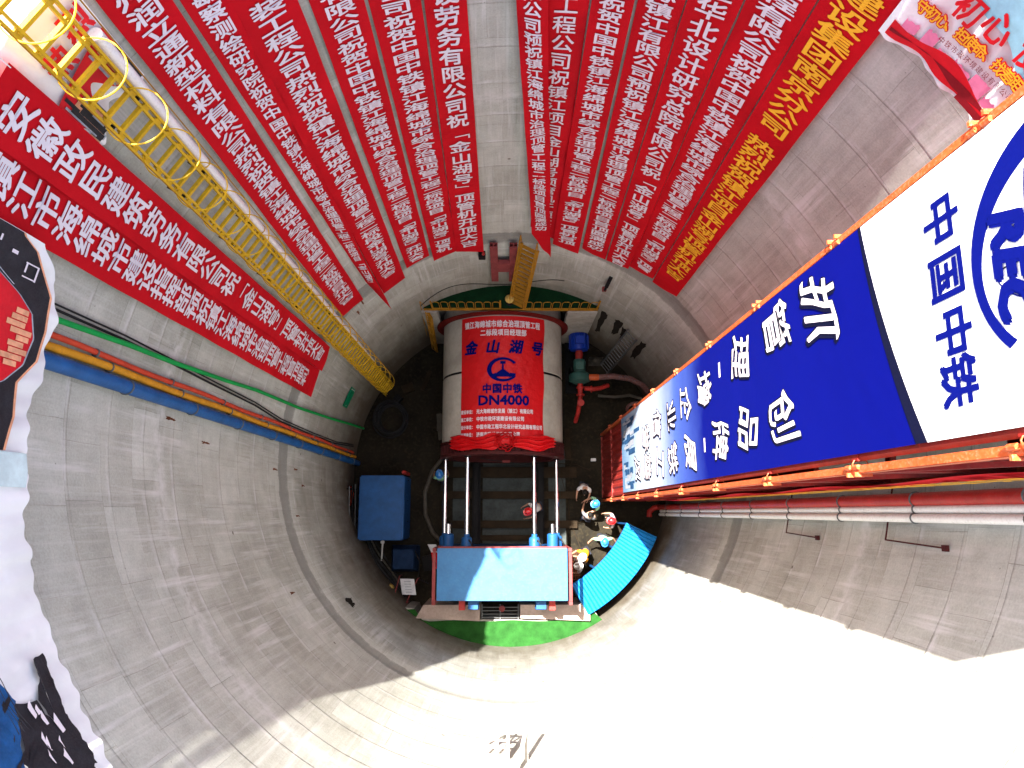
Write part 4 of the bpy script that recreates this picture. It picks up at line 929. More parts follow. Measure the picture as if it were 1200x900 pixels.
# north-east poster
nb = interp([(24, 19.55), (28, 19.47), (34.2, 19.42), (38, 19.44), (41, 19.42), (44.5, 19.34)])
RN = 6.34
pn_ = poster('slogan_poster', 'white and blue slogan poster with red ribbon hanging at the upper right rim', 44.6, 20, RIM + 1.1, nb, RN, seed=4)
m_ = MB(); band(m_, 43.8, 24, lambda d: nb(d) + 0.10 + 0.03 * math.sin(d), lambda d: nb(d) + 0.34 + 0.08 * math.sin(d * 0.55 + 1), RN - 0.05, 0); m_.build('red_ribbon', 'poster_red', pn_, fixn=False)
m_ = MB(); band(m_, 43.6, 24, lambda d: nb(d) + 0.19 + 0.03 * math.sin(d * 0.7), lambda d: nb(d) + 0.24 + 0.05 * math.sin(d * 0.4 + 1), RN - 0.056, 0); band(m_, 33, 25, lambda d: nb(d) + 0.08, lambda d: nb(d) + 0.18, RN - 0.057, 0); m_.build('ribbon_fold', 'poster_dred', pn_, fixn=False)
m_ = MB()
for d0, d1, h in ((42.8, 41.0, 0.42), (40.2, 38.6, 0.48), (38.0, 36.2, 0.38), (35.8, 33.4, 0.44), (33.2, 31.0, 0.52), (30.8, 29.2, 0.40)): band(m_, d0, d1, lambda d: nb(d) + 0.27, lambda d, h=h: nb(d) + h + 0.02 * math.sin(d * 9), RN - 0.049, 0, 6)
m_.build('pink_roofs', 'poster_pink', pn_, fixn=False)
m_ = MB(); band(m_, 44.4, 22, lambda d: 20.62 - 0.03 * (39.5 - d) + 0.05 * math.sin(d * 0.8), lambda d: RIM + 1.05, RN - 0.047, 0); m_.build('printed_sky', 'poster_sky', pn_, fixn=False)
fN = lambda d_: (lambda a, b: cp(a, RN - 0.06 - d_, b))
def arcline(mbx, s, d0, d1, z0, z1, w, h, off, dd, r=RN):
    for k, ch in enumerate(s):
        u = k / max(1, len(s) - 1); put_char(mbx, ch, lambda a, b: cp(lerp(d0, d1, u) - (a) / r * 57.3, r - 0.055 - dd, b), 0, lerp(z0, z1, u), w, h, off)
rl, yl, pl_, br_ = MB(), MB(), MB(), MB()
arcline(rl, '守初心、担使命、找差距', 42.2, 29.6, 20.07, 20.27, 0.165, 0.19, 0.07, 0.006)
arcline(yl, '守初心、担使命、找差距', 42.2, 29.6, 20.07, 20.27, 0.165, 0.19, 0.016, 0.014)
arcline(br_, '初心', 38.4, 35.0, 20.44, 20.52, 0.36, 0.42, 0.02, 0.008)
arcline(br_, '使命', 30.6, 27.4, 20.6, 20.66, 0.36, 0.42, 0.02, 0.008)
arcline(pl_, '中铁市政环境建设有限公司', 38.4, 29.0, 19.92, 20.09, 0.085, 0.10, 0.0, 0.004)
rl.build('red_outline', 'poster_red', pn_, fixn=False); yl.build('yellow_slogan', 'yellowp', pn_, fixn=False); br_.build('brush_title', 'poster_red', pn_, fixn=False); pl_.build('small_line', 'poster_dred', pn_, fixn=False)
# north-west poster behind the ladder
RQ = 6.42
qb = interp([(138, 19.0), (142, 18.9), (146, 19.0), (150, 18.7), (153, 18.9)])
pq_ = poster('event_poster', 'red and white event poster hanging on the rim behind the yellow ladder', 152, 140.8, RIM + 0.02, qb, RQ, seed=2)
m_ = MB(); band(m_, 151.8, 141.0, lambda d: qb(d) + 0.35 + 0.15 * math.sin(d * 1.3), lambda d: 19.78 - 0.03 * (d - 146), RQ - 0.045, 0); m_.build('red_field', 'poster_red', pq_, fixn=False)
m_ = MB(); m2 = MB(); m3 = MB()
for k in range(26):
    d = random.uniform(141.5, 151.2); w = random.uniform(0.25, 0.8); z0 = qb(d) + random.uniform(0.05, 0.25); h = random.uniform(0.2, 0.75)
    (m_, m2, m3)[k % 3].add([cp(d, RQ - 0.05 - 0.0004 * k, z0), cp(d - w, RQ - 0.05 - 0.0004 * k, z0), cp(d - w, RQ - 0.05 - 0.0004 * k, z0 + h), cp(d, RQ - 0.05 - 0.0004 * k, z0 + h)], [(0, 1, 2, 3)])
m_.build('skyline_print', 'poster_grey', pq_, fixn=False); m2.build('skyline_print', 'poster_black', pq_, fixn=False); m3.build('skyline_print', 'poster_orange', pq_, fixn=False)
rl = MB(); arcline(rl, '热烈', 146.9, 143.0, 20.02, 20.22, 0.40, 0.40, 0.03, 0.0, RQ); rl.build('red_title', 'poster_red', pq_, fixn=False)
sm = MB(); arcline(sm, '金山湖号', 148.2, 146.6, 19.86, 19.9, 0.10, 0.12, 0.0, 0.0, RQ); sm.build('small_line', 'poster_grey', pq_, fixn=False)

# ================================================================== FLOOR EQUIPMENT, LEFT SIDE
t = thing('blue_cabinet', 'large blue steel cabinet on the shaft floor at the left wall', 'cabinet', (-5.0, -1.42, FL))
m_ = MB(); m_.box((-5.0, -1.42, FL + 1.0), (1.72, 2.45, 2.0)); m_.build('body', 'blue', t, bevel=0.05)
for k in range(3):
    dr = MB().box((-4.135, -2.2 + k * 0.8, FL + 1.0), (0.012, 0.72, 1.7)).build('door', 'blue', t, bevel=0.004)
    MB().box((-4.115, -1.95 + k * 0.8, FL + 1.0), (0.03, 0.03, 0.2)).build('handle', 'black', dr)
m_ = MB(); m_.box((-5.0, -1.42, FL + 2.012), (1.5, 2.2, 0.02)); m_.build('lid', 'blue', t, bevel=0.008)
m_ = MB(); m_.lathe([(0.08, 0), (0.08, 0.02), (0.06, 0.03), (0.06, 0.2), (0.04, 0.25)], (-4.25, -0.05, FL + 1.4), 'Z', 14)
m_.box((-4.25, -0.05, FL + 0.7), (0.12, 0.12, 1.4)); tag(m_.build('warning_post', 'redpipe'), 'small red warning post behind the blue cabinet', 'post')
rk = thing('pipe_rack', 'bundle of dark and grey steel tubes between the blue cabinet and wall', 'rack', (-6.2, -1.3, FL))
for k in range(6):
    m_ = MB(); x = -5.98 - 0.07 * k + (0.0 if k < 3 else 0.02); m_.tube([(x, -0.35 - 0.05 * k, FL + 0.6 + 0.22 * k), (x + 0.03, -2.45 + 0.04 * k, FL + 0.5 + 0.22 * k)], 0.028, 8); m_.build('steel_tube', 'alu' if k % 2 else 'black', rk, smooth=True)
m_ = MB()
for y in (-0.7, -2.0): m_.bar((-5.93, y, FL), (-6.38, y, FL + 1.75), 0.05)
m_.build('leg', 'black', rk)
m_ = MB()
for q in range(4): m_.tube([(-6.42 + 0.20 * math.cos(a) * 0.6 + 0.02 * q, -0.95 + 0.36 * math.sin(a), FL + 1.0 + 0.05 * q + 0.25 * math.cos(a)) for a in [2 * PI * j / 24 for j in range(24)]], 0.035, 8, closed=True)
tag(m_.build('orange_hose_coil', 'redhose', smooth=True), 'small orange hose coil hung on the wall left of the blue cabinet', 'hose')
m_ = MB()
for q in range(9):
    rr = 0.52 + 0.05 * (q % 5) + random.uniform(-0.02, 0.02); ox, oy = random.uniform(-0.05, 0.05), random.uniform(-0.05, 0.05)
    m_.tube([(-5.0 + ox + rr * math.cos(a), 2.25 + oy + rr * 1.05 * math.sin(a), FL + 0.05 + 0.05 * q + 0.02 * math.sin(3 * a + q)) for a in [2 * PI * j / 36 for j in range(36)]], 0.035, 7, closed=True)
tag(m_.build('black_hose_coil', 'rubber', smooth=True), 'big black hose coil lying on the muddy floor below the green exit sign', 'hose')
for j in range(4):
    m_ = MB(); m_.tube([cp(188 + k * 2.6, 6.42 - 0.09 * j + 0.03 * math.sin(k * 0.8 + j), FL + 0.1 + 0.12 * (3 - j) + 0.05 * math.sin(k * 0.6 + j)) for k in range(17)], 0.055 - 0.008 * j, 8)
    tag(m_.build('cable', ('rubber', 'rubber', 'greyhose', 'rubber')[j], smooth=True), 'dark cable laid along the foot of the left wall below the cabinet', 'cable', 'dark cables along the foot of the wall')
t = thing('covered_machine', 'low machine under a dark blue cover in the shade below the cabinet', 'machine', (-4.2, -3.2, FL))
m_ = MB(); m_.grid(lambda u, v: (lerp(-4.85, -3.7, u), lerp(-2.9, -3.95, v), FL + 0.02 + 0.75 * min(1, 8 * min(u, 1 - u, v, 1 - v)) + 0.04 * math.sin(u * 12 + v * 5)), 20, 20); m_.build('cover', 'darkblue', t, smooth=True)
m_ = MB(); m_.tube([(-3.9, -3.0, FL + 0.5), (-3.6, -3.5, FL + 0.9), (-3.7, -4.2, FL + 0.4), (-3.3, -4.4, FL + 0.3)], 0.03, 8); m_.build('lead', 'rubber', t, smooth=True)
m_ = MB(); m_.tube([(-5.05, -2.75, FL + 1.05), (-5.13, -3.05, FL + 0.7), (-5.22, -3.5, FL + 0.2)], 0.035, 10); m_.lathe([(0.02, 0), (0.07, 0.02), (0.07, 0.16), (0.03, 0.18)], (-5.05, -2.75, FL + 1.0), 'Z', 12)
tag(m_.build('tube_lamp', 'whitepipe', smooth=True), 'slim white tube lamp leaning in the dark below the blue cabinet', 'lamp')
m_ = MB(); m_.lathe([(0.16, 0), (0.17, 0.3), (0.15, 0.42), (0.05, 0.44)], (-4.80, -4.55, FL + 0.4), 'Z', 16); m_.lathe([(0.02, -0.4), (0.02, 0.0)], (-4.8, -4.55, FL + 0.4), 'Z', 8)
tag(m_.build('floor_lamp', 'rope', smooth=True), 'small round pale lamp on the floor by the white printed sheet', 'lamp')
t = thing('notice_frame', 'white printed sheet on a dark metal stand at the lower left', 'sign', (-4.05, -4.45, FL))
m_ = MB(); m_.grid(lambda u, v: (lerp(-4.35, -3.78, u) + 0.1 * v, lerp(-4.15, -4.75, v), FL + 0.95 + 0.15 * u + 0.02 * math.sin(u * 9)), 8, 8); m_.build('sheet', 'paper', t, smooth=True)
m_ = MB()
for k in range(5): m_.box((-4.0 + 0.06 * k * 0.3, -4.25 - 0.1 * k, FL + 1.06), (0.34, 0.02, 0.012))
m_.build('printed_line', 'poster_grey', t)
m_ = MB()
for x, y in ((-4.6, -5.0), (-4.42, -4.1), (-4.1, -5.1), (-3.7, -4.2)): m_.bar((x, y, FL), (x + 0.05, y + 0.05, FL + 0.92), 0.035)
m_.bar((-4.6, -5.0, FL + 0.92), (-4.37, -4.05, FL + 0.92), 0.035); m_.bar((-4.1, -5.1, FL + 0.92), (-3.65, -4.15, FL + 1.05), 0.035); m_.build('stand', 'pinksteel', t)
t = thing('red_white_sheet', 'small white and red sheet propped against the thrust block side', 'sheet', (-2.95, -3.1, 1.0))
MB().grid(lambda u, v: (lerp(-3.08, -2.76, u) + 0.12 * v, lerp(-2.75, -3.05, v), 1.0 + 0.1 * u - 0.2 * v), 4, 4).build('white_part', 'paper', t, smooth=True)
MB().grid(lambda u, v: (lerp(-2.96, -2.72, u) + 0.06 * v, lerp(-3.05, -3.65, v), 0.8 + 0.1 * u - 0.25 * v), 4, 4).build('red_part', 'red', t, smooth=True)
sg = thing('exit_sign', 'small green exit sign with white running figure on the left wall', 'sign', tuple(cp(157, 6.5, 2.0)))
fs = lambda d: (lambda a, b: cp(157 - a / 6.5 * 57.3, 6.48 - d, 2.0 + b))
m_ = MB(); f0 = fs(0.0); f1 = fs(0.03)
q = [(-0.38, -0.30), (0.38, -0.30), (0.38, 0.30), (-0.38, 0.30)]
m_.add([f0(*p) for p in q] + [f1(*p) for p in q], [(0, 1, 2, 3), (4, 5, 6, 7), (0, 1, 5, 4), (1, 2, 6, 5), (2, 3, 7, 6), (3, 0, 4, 7)]); m_.build('panel', 'signgreen', sg)
m_ = MB(); f2 = fs(0.034)
for poly in ([(-0.02, 0.14), (0.05, 0.12), (0.07, 0.2), (0.0, 0.22)], [(-0.08, -0.05), (0.02, -0.06), (0.06, 0.11), (-0.04, 0.12)], [(-0.08, -0.05), (0.0, -0.06), (-0.1, -0.2), (-0.18, -0.18)], [(0.0, -0.04), (0.05, -0.03), (0.14, -0.1), (0.1, -0.16)], [(-0.05, 0.09), (-0.16, 0.0), (-0.2, 0.04), (-0.06, 0.13)], [(0.05, 0.09), (0.15, 0.02), (0.13, -0.02), (0.03, 0.04)], [(0.2, -0.24), (0.32, -0.24), (0.32, 0.24), (0.2, 0.24), (0.2, 0.2), (0.29, 0.2), (0.29, -0.2), (0.2, -0.2)], [(-0.34, 0.0), (-0.25, 0.08), (-0.25, -0.08)]):
    m_.add([f2(*p) for p in poly], [tuple(range(len(poly)))])
m_.build('running_figure', 'white', sg)
m_ = MB(); m_.tube([(-2.75, 0.75, FL + 0.1), (-3.25, 0.1, FL + 0.09), (-3.55, -0.8, FL + 0.09), (-3.5, -1.7, FL + 0.1), (-3.2, -2.4, FL + 0.12), (-2.85, -2.75, FL + 0.3)], 0.085, 12)
tag(m_.build('grey_hose', 'greyhose', smooth=True), 'thick grey hose curving over the floor left of the jacks', 'hose')
m_ = MB(); m_.tube([(-2.75, 0.5, FL + 0.2), (-2.85, -0.6, FL + 0.2), (-2.8, -1.5, FL + 0.2), (-2.55, -2.2, FL + 0.3)], 0.05, 10)
tag(m_.build('black_hose', 'rubber', smooth=True), 'black hose running beside the leftmost jack rod', 'hose')
m_ = MB(); m_.box((-2.95, 1.9, FL + 0.3), (0.22, 1.1, 0.12), mtx=Matrix.Rotation(0.1, 3, 'Z')); m_.box((-2.95, 1.9, FL + 0.12), (0.3, 0.3, 0.24))
tag(m_.build('plank', 'greyhose', bevel=0.01), 'grey plank lying along the left side of the concrete pipe', 'plank')
t = thing('lighting_cable', 'thin dark lighting cable strung across the pit with a small fixture', 'cable', (-0.2, 0.45, 0.5))
m_ = MB(); m_.tube([(-1.2 + 2.2 * u, 0.45 - 0.25 * u, 0.25 - 0.5 * math.sin(u * PI)) for u in [k / 12 for k in range(13)]], 0.014, 6); m_.build('wire', 'rubber', t, smooth=True)
m_ = MB(); m_.box((-0.2, 0.36, -0.22), (0.3, 0.1, 0.1)); m_.build('fixture', 'pinksteel', t, bevel=0.01)
t = thing('wire_cage', 'small wire mesh panel leaning right of the thrust block', 'mesh panel', (2.35, -3.5, FL))
m_ = MB()
for k in range(6): m_.bar((2.16 + 0.08 * k, -3.0, 0.4 - 0.1 * k), (2.16 + 0.08 * k, -4.1, 0.4 - 0.1 * k), 0.015)
for k in range(9): m_.bar((2.14, -3.0 - 0.135 * k, 0.42), (2.6, -3.0 - 0.135 * k, -0.12), 0.015)
m_.bar((2.14, -3.0, 0.42), (2.14, -3.0, FL), 0.03); m_.bar((2.14, -4.1, 0.42), (2.14, -4.1, FL), 0.03)
m_.build('mesh', 'rust', t)

# pump group
pu = thing('slurry_pump', 'slurry pump with bright blue motor right of the concrete pipe', 'pump', (2.75, 4.5, FL))
m_ = MB(); m_.lathe([(0.30, 5.62), (0.36, 5.55), (0.38, 5.0), (0.36, 4.86), (0.2, 4.84)], (2.74, 0, -0.35), 'Y', 28); m_.box((2.74, 5.2, 0.05), (0.34, 0.3, 0.18))
for k in range(12):
    a = 2 * PI * k / 12; m_.box((2.74 + 0.385 * math.cos(a), 5.2, -0.35 + 0.385 * math.sin(a)), (0.03, 0.55, 0.03))
m_.build('motor', 'motorblue', pu, smooth=True)
m_ = MB(); m_.lathe([(0.14, 4.84), (0.17, 4.7), (0.14, 4.5)], (2.74, 0, -0.4), 'Y', 20); m_.build('coupling', 'redpaint', pu, smooth=True)
m_ = MB(); m_.lathe([(0.22, 4.5), (0.26, 4.42), (0.24, 4.0), (0.36, 3.95), (0.44, 3.85), (0.44, 3.62), (0.3, 3.55), (0.2, 3.5)], (2.76, 0, -0.5), 'Y', 28); m_.box((2.75, 4.2, -0.22), (0.3, 0.3, 0.12)); m_.build('pump_body', 'pumpgreen', pu, smooth=True)
m_ = MB()
for y in (5.2, 4.2, 3.75): m_.box((2.75, y, FL + 0.55), (0.6, 0.2, 1.1))
m_.box((2.75, 4.5, FL + 0.1), (0.9, 2.3, 0.2)); m_.build('base_frame', 'black', pu, bevel=0.01)
m_ = MB(); m_.tube([(2.78, 3.55, -0.5), (2.78, 3.3, -0.5), (2.78, 2.95, -0.55), (2.72, 2.4, -0.9), (2.66, 2.1, -1.5)], [0.11, 0.11, 0.09, 0.09, 0.09], 14)
for y in (3.35, 3.05): m_.lathe([(0.16, y - 0.03), (0.16, y + 0.03)], (2.78, 0, -0.5), 'Y', 16)
m_.lathe([(0.14, 0.0), (0.14, 0.05)], (2.78, 2.72, -0.42), 'Z', 16); m_.build('suction_pipe', 'redpipe', pu, smooth=True)
m_ = MB(); m_.tube([(2.95, 3.32, -0.5), (3.3, 3.3, -0.55), (3.6, 3.35, -0.6), (3.95, 3.5, -0.8)], 0.09, 12); m_.lathe([(0.14, 3.2), (0.14, 3.26)], (0, 3.3, -0.53), 'X', 14); m_.build('side_branch', 'redpipe', pu, smooth=True)
m_ = MB(); m_.lathe([(0.10, 3.08), (0.13, 3.15), (0.13, 3.5), (0.1, 3.55)], (0, 3.75, -0.35), 'X', 16); m_.build('outlet', 'orange', pu, smooth=True)
m_ = MB(); m_.tube([(3.5, 3.75, -0.35), (4.1, 3.78, -0.3), (4.8, 3.68, -0.35), (5.3, 3.45, -0.5), (5.7, 3.1, -0.8), (5.9, 2.6, -1.4)], 0.115, 14)
tag(m_.build('delivery_hose', 'pinkhose', smooth=True), 'thick pinkish delivery hose running from the pump to the right', 'hose')
m_ = MB(); m_.tube([(3.6, 3.15, -1.3), (4.3, 3.1, -1.3), (4.9, 3.15, -1.2), (5.4, 3.0, -1.2)], 0.06, 10); tag(m_.build('grey_hose', 'greyhose', smooth=True), 'thin grey hose under the pinkish delivery hose', 'hose')
m_ = MB(); m_.tube([(5.1 + 0.38 * math.cos(a), 2.55 + 0.22 * math.sin(a), -0.9 + 0.1 * math.sin(a)) for a in [2 * PI * j / 24 for j in range(24)]], 0.07, 10, closed=True)
tag(m_.build('red_hose_loop', 'pinkhose', smooth=True), 'loop of reddish hose beside the stair tower foot', 'hose')
al = thing('aluminium_ladder', 'grey aluminium ladder leaning on the wall behind the pump', 'ladder', (3.9, 4.3, FL))
a0, a1 = Vector((3.95, 4.4, FL)), Vector(cp(47.3, 6.4, 2.8)); sx = Vector((-0.72, 0.69, 0)).normalized() * 0.24
sx = (a1 - a0).cross(Vector((0, 0, 1))).normalized() * 0.24
for s_ in (-1, 1): m_ = MB(); m_.bar(a0 + sx * s_, a1 + sx * s_, 0.035, 0.07); m_.build('stile', 'alu', al)
for k in range(15): p = a0.lerp(a1, (k + 0.5) / 15); MB().bar(p - sx, p + sx, 0.03).build('rung', 'alu', al)
m_ = MB(); m_.grid(lambda u, v: (lerp(3.3, 3.95, u), lerp(4.55, 4.95, v), FL + 0.02 + 0.5 * math.sin(u * PI) * math.sin(v * PI) + 0.05 * math.sin(u * 17 + v * 11)), 14, 14); tag(m_.build('sand_heap', 'greyhose', smooth=True), 'small grey heap of spoil at the wall by the aluminium ladder', 'heap')
m_ = MB(); m_.box((3.42, 0.55, FL + 0.1), (0.2, 0.12, 0.2)); m_.lathe([(0.05, 0), (0.05, 0.06)], (3.42, 0.55, FL + 0.2), 'Z', 10); tag(m_.build('white_bucket', 'paper', bevel=0.01), 'small white container on the floor left of the tower foot', 'container')
# bracket low on the sunlit wall
t = thing('lit_bracket', 'small rusty bracket platform on the sunlit wall at the bottom', 'bracket', tuple(cp(-93, 6.4, 12)))
m_ = MB()
for k in range(4): m_.bar(cp(-95.5, 6.45 - 0.14 * k, 11.95), cp(-91.5, 6.45 - 0.14 * k, 11.95), 0.035)
for d in (-95.3, -93.5, -91.7): m_.bar(cp(d, 6.5, 11.9), cp(d, 5.98, 11.93), 0.04); m_.bar(cp(d, 6.5, 11.2), cp(d, 6.0, 11.9), 0.03)
m_.build('frame', 'pale_rust', t)
m_ = MB(); m_.box(cp(-91.5, 6.2, 11.98), (0.05, 0.5, 0.3)); m_.build('end_plate', 'pale_rust', t)
m_ = MB(); m_.bar(cp(-90.2, 6.5, 12.9), cp(-88.2, 5.9, 12.2), 0.07); m_.bar(cp(-88.2, 5.9, 12.2), cp(-88.2, 6.5, 12.1), 0.07); tag(m_.build('steel_hook', 'conc'), 'angled pale steel hook bracket on the sunlit wall beside the rusty one', 'bracket')
# floor reinforcing bars
for j, (p, q) in enumerate((((2.1, -0.2, FL + 0.03), (2.4, -2.6, FL + 0.03)), ((2.5, -2.2, FL + 0.03), (3.0, -4.2, FL + 0.03)), ((2.2, -2.2, FL + 0.06), (3.6, -1.9, FL + 0.06)), ((1.95, 0.4, FL + 0.05), (3.3, 0.1, FL + 0.05)))):
    m_ = MB(); m_.tube([p, Vector(p).lerp(Vector(q), 0.5) + Vector((0.12, 0.1, 0)), q], 0.016, 6)
    tag(m_.build('steel_rod', 'timber', smooth=True), ('thin brown rod on the floor between the rightmost jack and the workers', 'thin brown rod on the floor near the orange vest worker', 'thin brown rod crossing the floor below the grey shirt worker', 'thin brown rod on the floor under the pipe mouth on the right')[j], 'rod')

for j, (x, y, w, d, h, rz, mm, lab) in enumerate((
        (-4.35, 3.55, 0.5, 0.35, 0.25, 0.4, 'timber', 'dark timber block on the floor at the foot of the yellow ladder'),
        (-4.75, 3.1, 0.3, 0.3, 0.3, 0.9, 'black', 'dark steel bin on the floor above the black hose coil'),
        (-3.6, 3.9, 0.9, 0.18, 0.12, 1.2, 'timber', 'short timber baulk on the dark floor left of the concrete pipe'),
        (-3.3, -3.6, 0.5, 0.6, 0.3, 0.2, 'black', 'dark tool chest on the floor left of the thrust block'),
        (2.35, 1.2, 0.25, 1.3, 0.14, 0.05, 'timber', 'long timber baulk on the floor right of the thrust ring'))):
    q = MB(); q.box((x, y, FL + h / 2), (w, d, h), rz=rz); q.box((x, y, FL + h + 0.015), (w * 0.92, d * 0.9, 0.03), rz=rz)
    tag(q.build(('timber_block', 'steel_bin', 'timber_baulk', 'tool_chest', 'timber_baulk')[j], mm, bevel=0.012), lab, ('block', 'bin', 'baulk', 'chest', 'baulk')[j])

# ================================================================== PEOPLE
def skin_mesh(verts, edges, radii, levels=1):
    me = bpy.data.meshes.new('s'); me.from_pydata(verts, edges, []); o = bpy.data.objects.new('s', me); C.objects.link(o)
    md = o.modifiers.new('k', 'SKIN'); md.use_smooth_shade = True
    for i, r in enumerate(radii):
        d = me.skin_vertices[0].data[i]; d.radius = (r, r) if not isinstance(r, tuple) else r; d.use_root = (i == 0)
    sm_ = o.modifiers.new('ss', 'SUBSURF'); sm_.levels = levels
    out = bpy.data.meshes.new_from_object(o.evaluated_get(bpy.context.evaluated_depsgraph_get()))
    bpy.data.objects.remove(o); bpy.data.meshes.remove(me)
    return out
def mesh_obj(me, name, m, parent):
    me.name = name; me.materials.clear(); me.materials.append(M[m]); o = bpy.data.objects.new(name, me); C.objects.link(o); o.parent = parent
    me.polygons.foreach_set('use_smooth', [True] * len(me.polygons)); return o
def person(lab, x, y, rz, shirt, helmet=None, vest=None, lean=0.05, la=(0.25, 0.25), ra=(0.25, 0.25), stride=0.08, head_dn=0.1):
    """stands on the floor facing local +y; la/ra = (forward reach, outward reach) of each hand"""
    t = thing('person', lab, 'person', (x, y, FL)); t.rotation_euler = (0, 0, rz)
    ORG[t.name] = (0, 0, 0)
    ls = lean
    V = []; E = []; RD = []
    def v(p, r, par=None):
        V.append(tuple(p)); RD.append(r)
        if par is not None: E.append((par, len(V) - 1))
        return len(V) - 1
    pel = v((0, 0, 0.93), (0.15, 0.11)); ab = v((0, ls * 0.3, 1.10), (0.14, 0.10), pel); chs = v((0, ls * 0.8, 1.30), (0.17, 0.115), ab); nk0 = v((0, ls, 1.44), 0.075, chs)
    nk = v((0, ls + 0.02, 1.50), 0.055, nk0); hd = v((0, ls + 0.04 + head_dn * 0.3, 1.58), (0.07, 0.085), nk); ht = v((0, ls + 0.05 + head_dn * 0.4, 1.66), (0.075, 0.09), hd); hp = v((0, ls + 0.05 + head_dn * 0.4, 1.71), 0.055, ht)
    J = {}
    for s, (fw, ow) in ((-1, la), (1, ra)):
        sh_ = v((s * 0.185, ls * 0.9, 1.40), 0.062, nk0)
        hand = Vector((s * (0.20 + ow * 0.4), ls + fw, 1.40 - math.sqrt(max(0.02, 0.55 ** 2 - fw ** 2 - (0.4 * ow) ** 2))))
        shp = Vector(V[sh_]); m2_ = (shp + hand) / 2 + Vector((s * 0.05, -0.07, -0.02))
        el = v(m2_, 0.045, sh_); wr = v(hand, 0.028, el); d = (hand - m2_).normalized(); pm = v(hand + d * 0.05, (0.036, 0.022), wr)
        J[s] = (shp, m2_, hand, d)
    for s in (-1, 1):
        hip = v((s * 0.09, 0, 0.86), 0.095, pel); kn = v((s * 0.10, s * stride * 0.5 + 0.03, 0.48), 0.06, hip); an = v((s * 0.11, s * stride, 0.09), 0.042, kn); v((s * 0.12, s * stride + 0.13, 0.04), 0.035, an)
    body = mesh_obj(skin_mesh(V, E, RD, 1), 'body', 'skin', t)
    # fingers, nose, ears, eyes
    bm = bmesh.new(); bm.from_mesh(body.data)
    def tubei(pts, r):
        q = MB(); q.tube(pts, r, 6); vs = [bm.verts.new(p) for p in q.v]
        for f in q.f:
            try: bm.faces.new([vs[i] for i in f])
            except ValueError: pass
    for s in (-1, 1):
        shp, elp, hand, d = J[s]; side = d.cross(Vector((1, 0, 0))).normalized() if abs(d.x) < 0.8 else Vector((0, 1, 0))
        pb_ = hand + d * 0.07; curl = Vector((-s, 0, 0))
        for k in range(4):
            o0 = pb_ + side * (0.026 - 0.017 * k); Lf = (0.07, 0.08, 0.075, 0.058)[k]
            tubei([o0 - d * 0.02, o0 + d * Lf * 0.45 + curl * 0.005, o0 + d * Lf * 0.8 + curl * 0.02, o0 + d * Lf * 0.95 + curl * 0.04], [0.010, 0.009, 0.008, 0.006])
        o0 = hand + d * 0.02 + side * 0.025; tubei([o0, o0 + side * 0.03 + d * 0.03, o0 + side * 0.035 + d * 0.06], [0.011, 0.010, 0.007])
    hc = Vector(V[ht]); tubei([hc + Vector((0, 0.085, -0.02)), hc + Vector((0, 0.115, -0.055)), hc + Vector((0, 0.09, -0.065))], [0.008, 0.016, 0.012])
    for s in (-1, 1): tubei([hc + Vector((s * 0.075, -0.01, -0.07)), hc + Vector((s * 0.088, -0.015, -0.04)), hc + Vector((s * 0.08, -0.005, -0.01))], [0.01, 0.018, 0.01])
    bm.to_mesh(body.data); bm.free(); body.data.polygons.foreach_set('use_smooth', [True] * len(body.data.polygons))
    e_ = MB()
    for s in (-1, 1): e_.lathe([(0.001, -0.01), (0.010, -0.004), (0.012, 0.004), (0.006, 0.010), (0.001, 0.011)], tuple(hc + Vector((s * 0.032, 0.083, -0.02))), 'Y', 8)
    e_.grid(lambda u, w: hc + Vector((0.05 * (u - 0.5), 0.092 - 0.02 * (u - 0.5) ** 2, -0.085 + 0.012 * w)), 4, 1); e_.build('eyes_and_mouth', 'hair', t)
    # clothes
    V, E, RD = [], [], []
    b0 = v((0, 0, 0.90), (0.165, 0.125)); b1 = v((0, ls * 0.3, 1.10), (0.158, 0.118), b0); b2 = v((0, ls * 0.8, 1.30), (0.19, 0.13), b1); b3 = v((0, ls, 1.43), 0.085, b2)
    for s in (-1, 1):
        shp, elp, hand, d = J[s]; a_ = v(shp, 0.078, b3); v(shp.lerp(elp, 0.85), 0.066, a_)
    mesh_obj(skin_mesh(V, E, RD, 1), 'shirt', shirt, t)
    if vest:
        V, E, RD = [], [], []
        b0 = v((0, 0, 0.92), (0.18, 0.14)); b1 = v((0, ls * 0.3, 1.10), (0.172, 0.132), b0); b2 = v((0, ls * 0.8, 1.30), (0.20, 0.145), b1); b3 = v((0, ls, 1.42), (0.12, 0.10), b2)
        mesh_obj(skin_mesh(V, E, RD, 1), 'vest', vest, t)
    V, E, RD = [], [], []
    p0 = v((0, 0, 0.94), (0.158, 0.12))
    for s in (-1, 1):
        h_ = v((s * 0.09, 0, 0.84), 0.105, p0); k_ = v((s * 0.10, s * stride * 0.5 + 0.03, 0.48), 0.076, h_); v((s * 0.11, s * stride, 0.12), 0.062, k_)
    mesh_obj(skin_mesh(V, E, RD, 1), 'trousers', 'trouser', t)
    for s in (-1, 1):
        q = MB(); c = Vector((s * 0.115, s * stride + 0.05, 0.0))
        q.lathe([(0.045, 0.0), (0.05, 0.02), (0.045, 0.07), (0.03, 0.10)], (0, 0, 0), 'Z', 14); q.v = [(c.x + a, c.y + b * 2.5, h) for a, b, h in q.v]; q.build('shoe', 'shoe', t, smooth=True)
    hx = Vector(V[0]); hc2 = hc + Vector((0, -0.005, 0.0))
    q = MB()
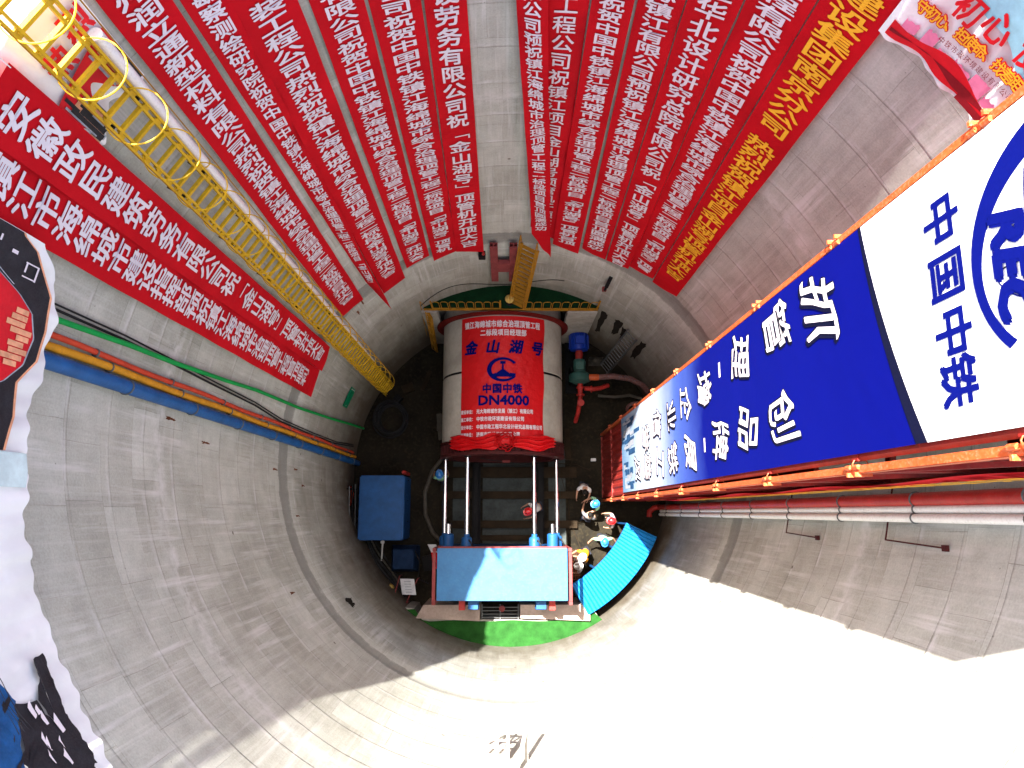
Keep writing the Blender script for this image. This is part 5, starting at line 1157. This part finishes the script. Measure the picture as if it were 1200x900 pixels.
    if helmet:
        prof = [(0.150, 0.00), (0.152, 0.012), (0.128, 0.02), (0.124, 0.06), (0.105, 0.105), (0.07, 0.135), (0.03, 0.147), (0.002, 0.15)]
        q.lathe(prof, (0, 0, 0), 'Z', 24, caps=False); q.v = [(hc2.x + a, hc2.y + 1.12 * b + (0.03 if (b > 0.1 and h < 0.015) else 0), hc2.z + 0.0 + h) for a, b, h in q.v]
        q.box((hc2.x, hc2.y, hc2.z + 0.145), (0.03, 0.18, 0.018)); q.build('helmet', helmet, t, smooth=True)
    else:
        q.lathe([(0.088, -0.05), (0.098, 0.0), (0.09, 0.05), (0.06, 0.085), (0.002, 0.10)], (0, 0, 0), 'Z', 20, caps=False); q.v = [(hc2.x + a, hc2.y - 0.012 + 1.12 * b, hc2.z + h + (0.03 if b > 0.05 and h < -0.02 else 0)) for a, b, h in q.v]; q.build('hair', 'hair', t, smooth=True)
    return t
person('bareheaded person in a white shirt reaching forward near the tower foot', 2.92, -0.55, PI * 0.95, 'shirtwhite', None, la=(0.42, 0.05), ra=(0.40, 0.1), lean=0.12, head_dn=0.3)
person('person in a pale green shirt and dark blue helmet below the tower foot', 3.40, -1.22, PI * 0.62, 'shirtgreen', 'helmetblue', la=(0.42, 0.1), ra=(0.38, 0.1))
person('bareheaded person in a dark grey shirt with one arm stretched out', 3.02, -1.80, -0.35, 'shirtgrey', None, la=(0.40, 0.25), ra=(0.1, 0.2), stride=0.15)
person('person in a pale pink shirt and red helmet near the blue canopy', 4.02, -1.92, PI * 0.5, 'shirtpink', 'helmetred', la=(0.2, 0.2), ra=(0.25, 0.2))
person('person in a green and white shirt with light blue helmet by the canopy edge', 3.60, -2.58, PI, 'shirtgreen', 'helmetblue', la=(0.1, 0.8), ra=(0.12, 0.8))
person('person in an orange vest and white helmet at the canopy edge', 2.98, -3.12, PI * 0.7, 'vest', 'helmetwhite', 'vest', la=(0.3, 0.2), ra=(0.35, 0.2), lean=0.22)
person('person in a white shirt in the sun next to the blue canopy end', 2.72, -3.62, PI * 0.5, 'shirtwhite', 'helmetwhite', la=(0.3, 0.3), ra=(0.2, 0.3))
person('person in a white shirt and red helmet bending beside a jack rod', 1.12, -1.38, PI * 0.62, 'shirtwhite', 'helmetred', lean=0.30, la=(0.35, 0.1), ra=(0.3, 0.1), head_dn=0.4)
person('person in a green and white shirt and blue helmet left of the jacks', -2.80, -0.28, 0.1, 'shirtgreen', 'helmetblue', la=(0.2, 0.2), ra=(0.2, 0.2))
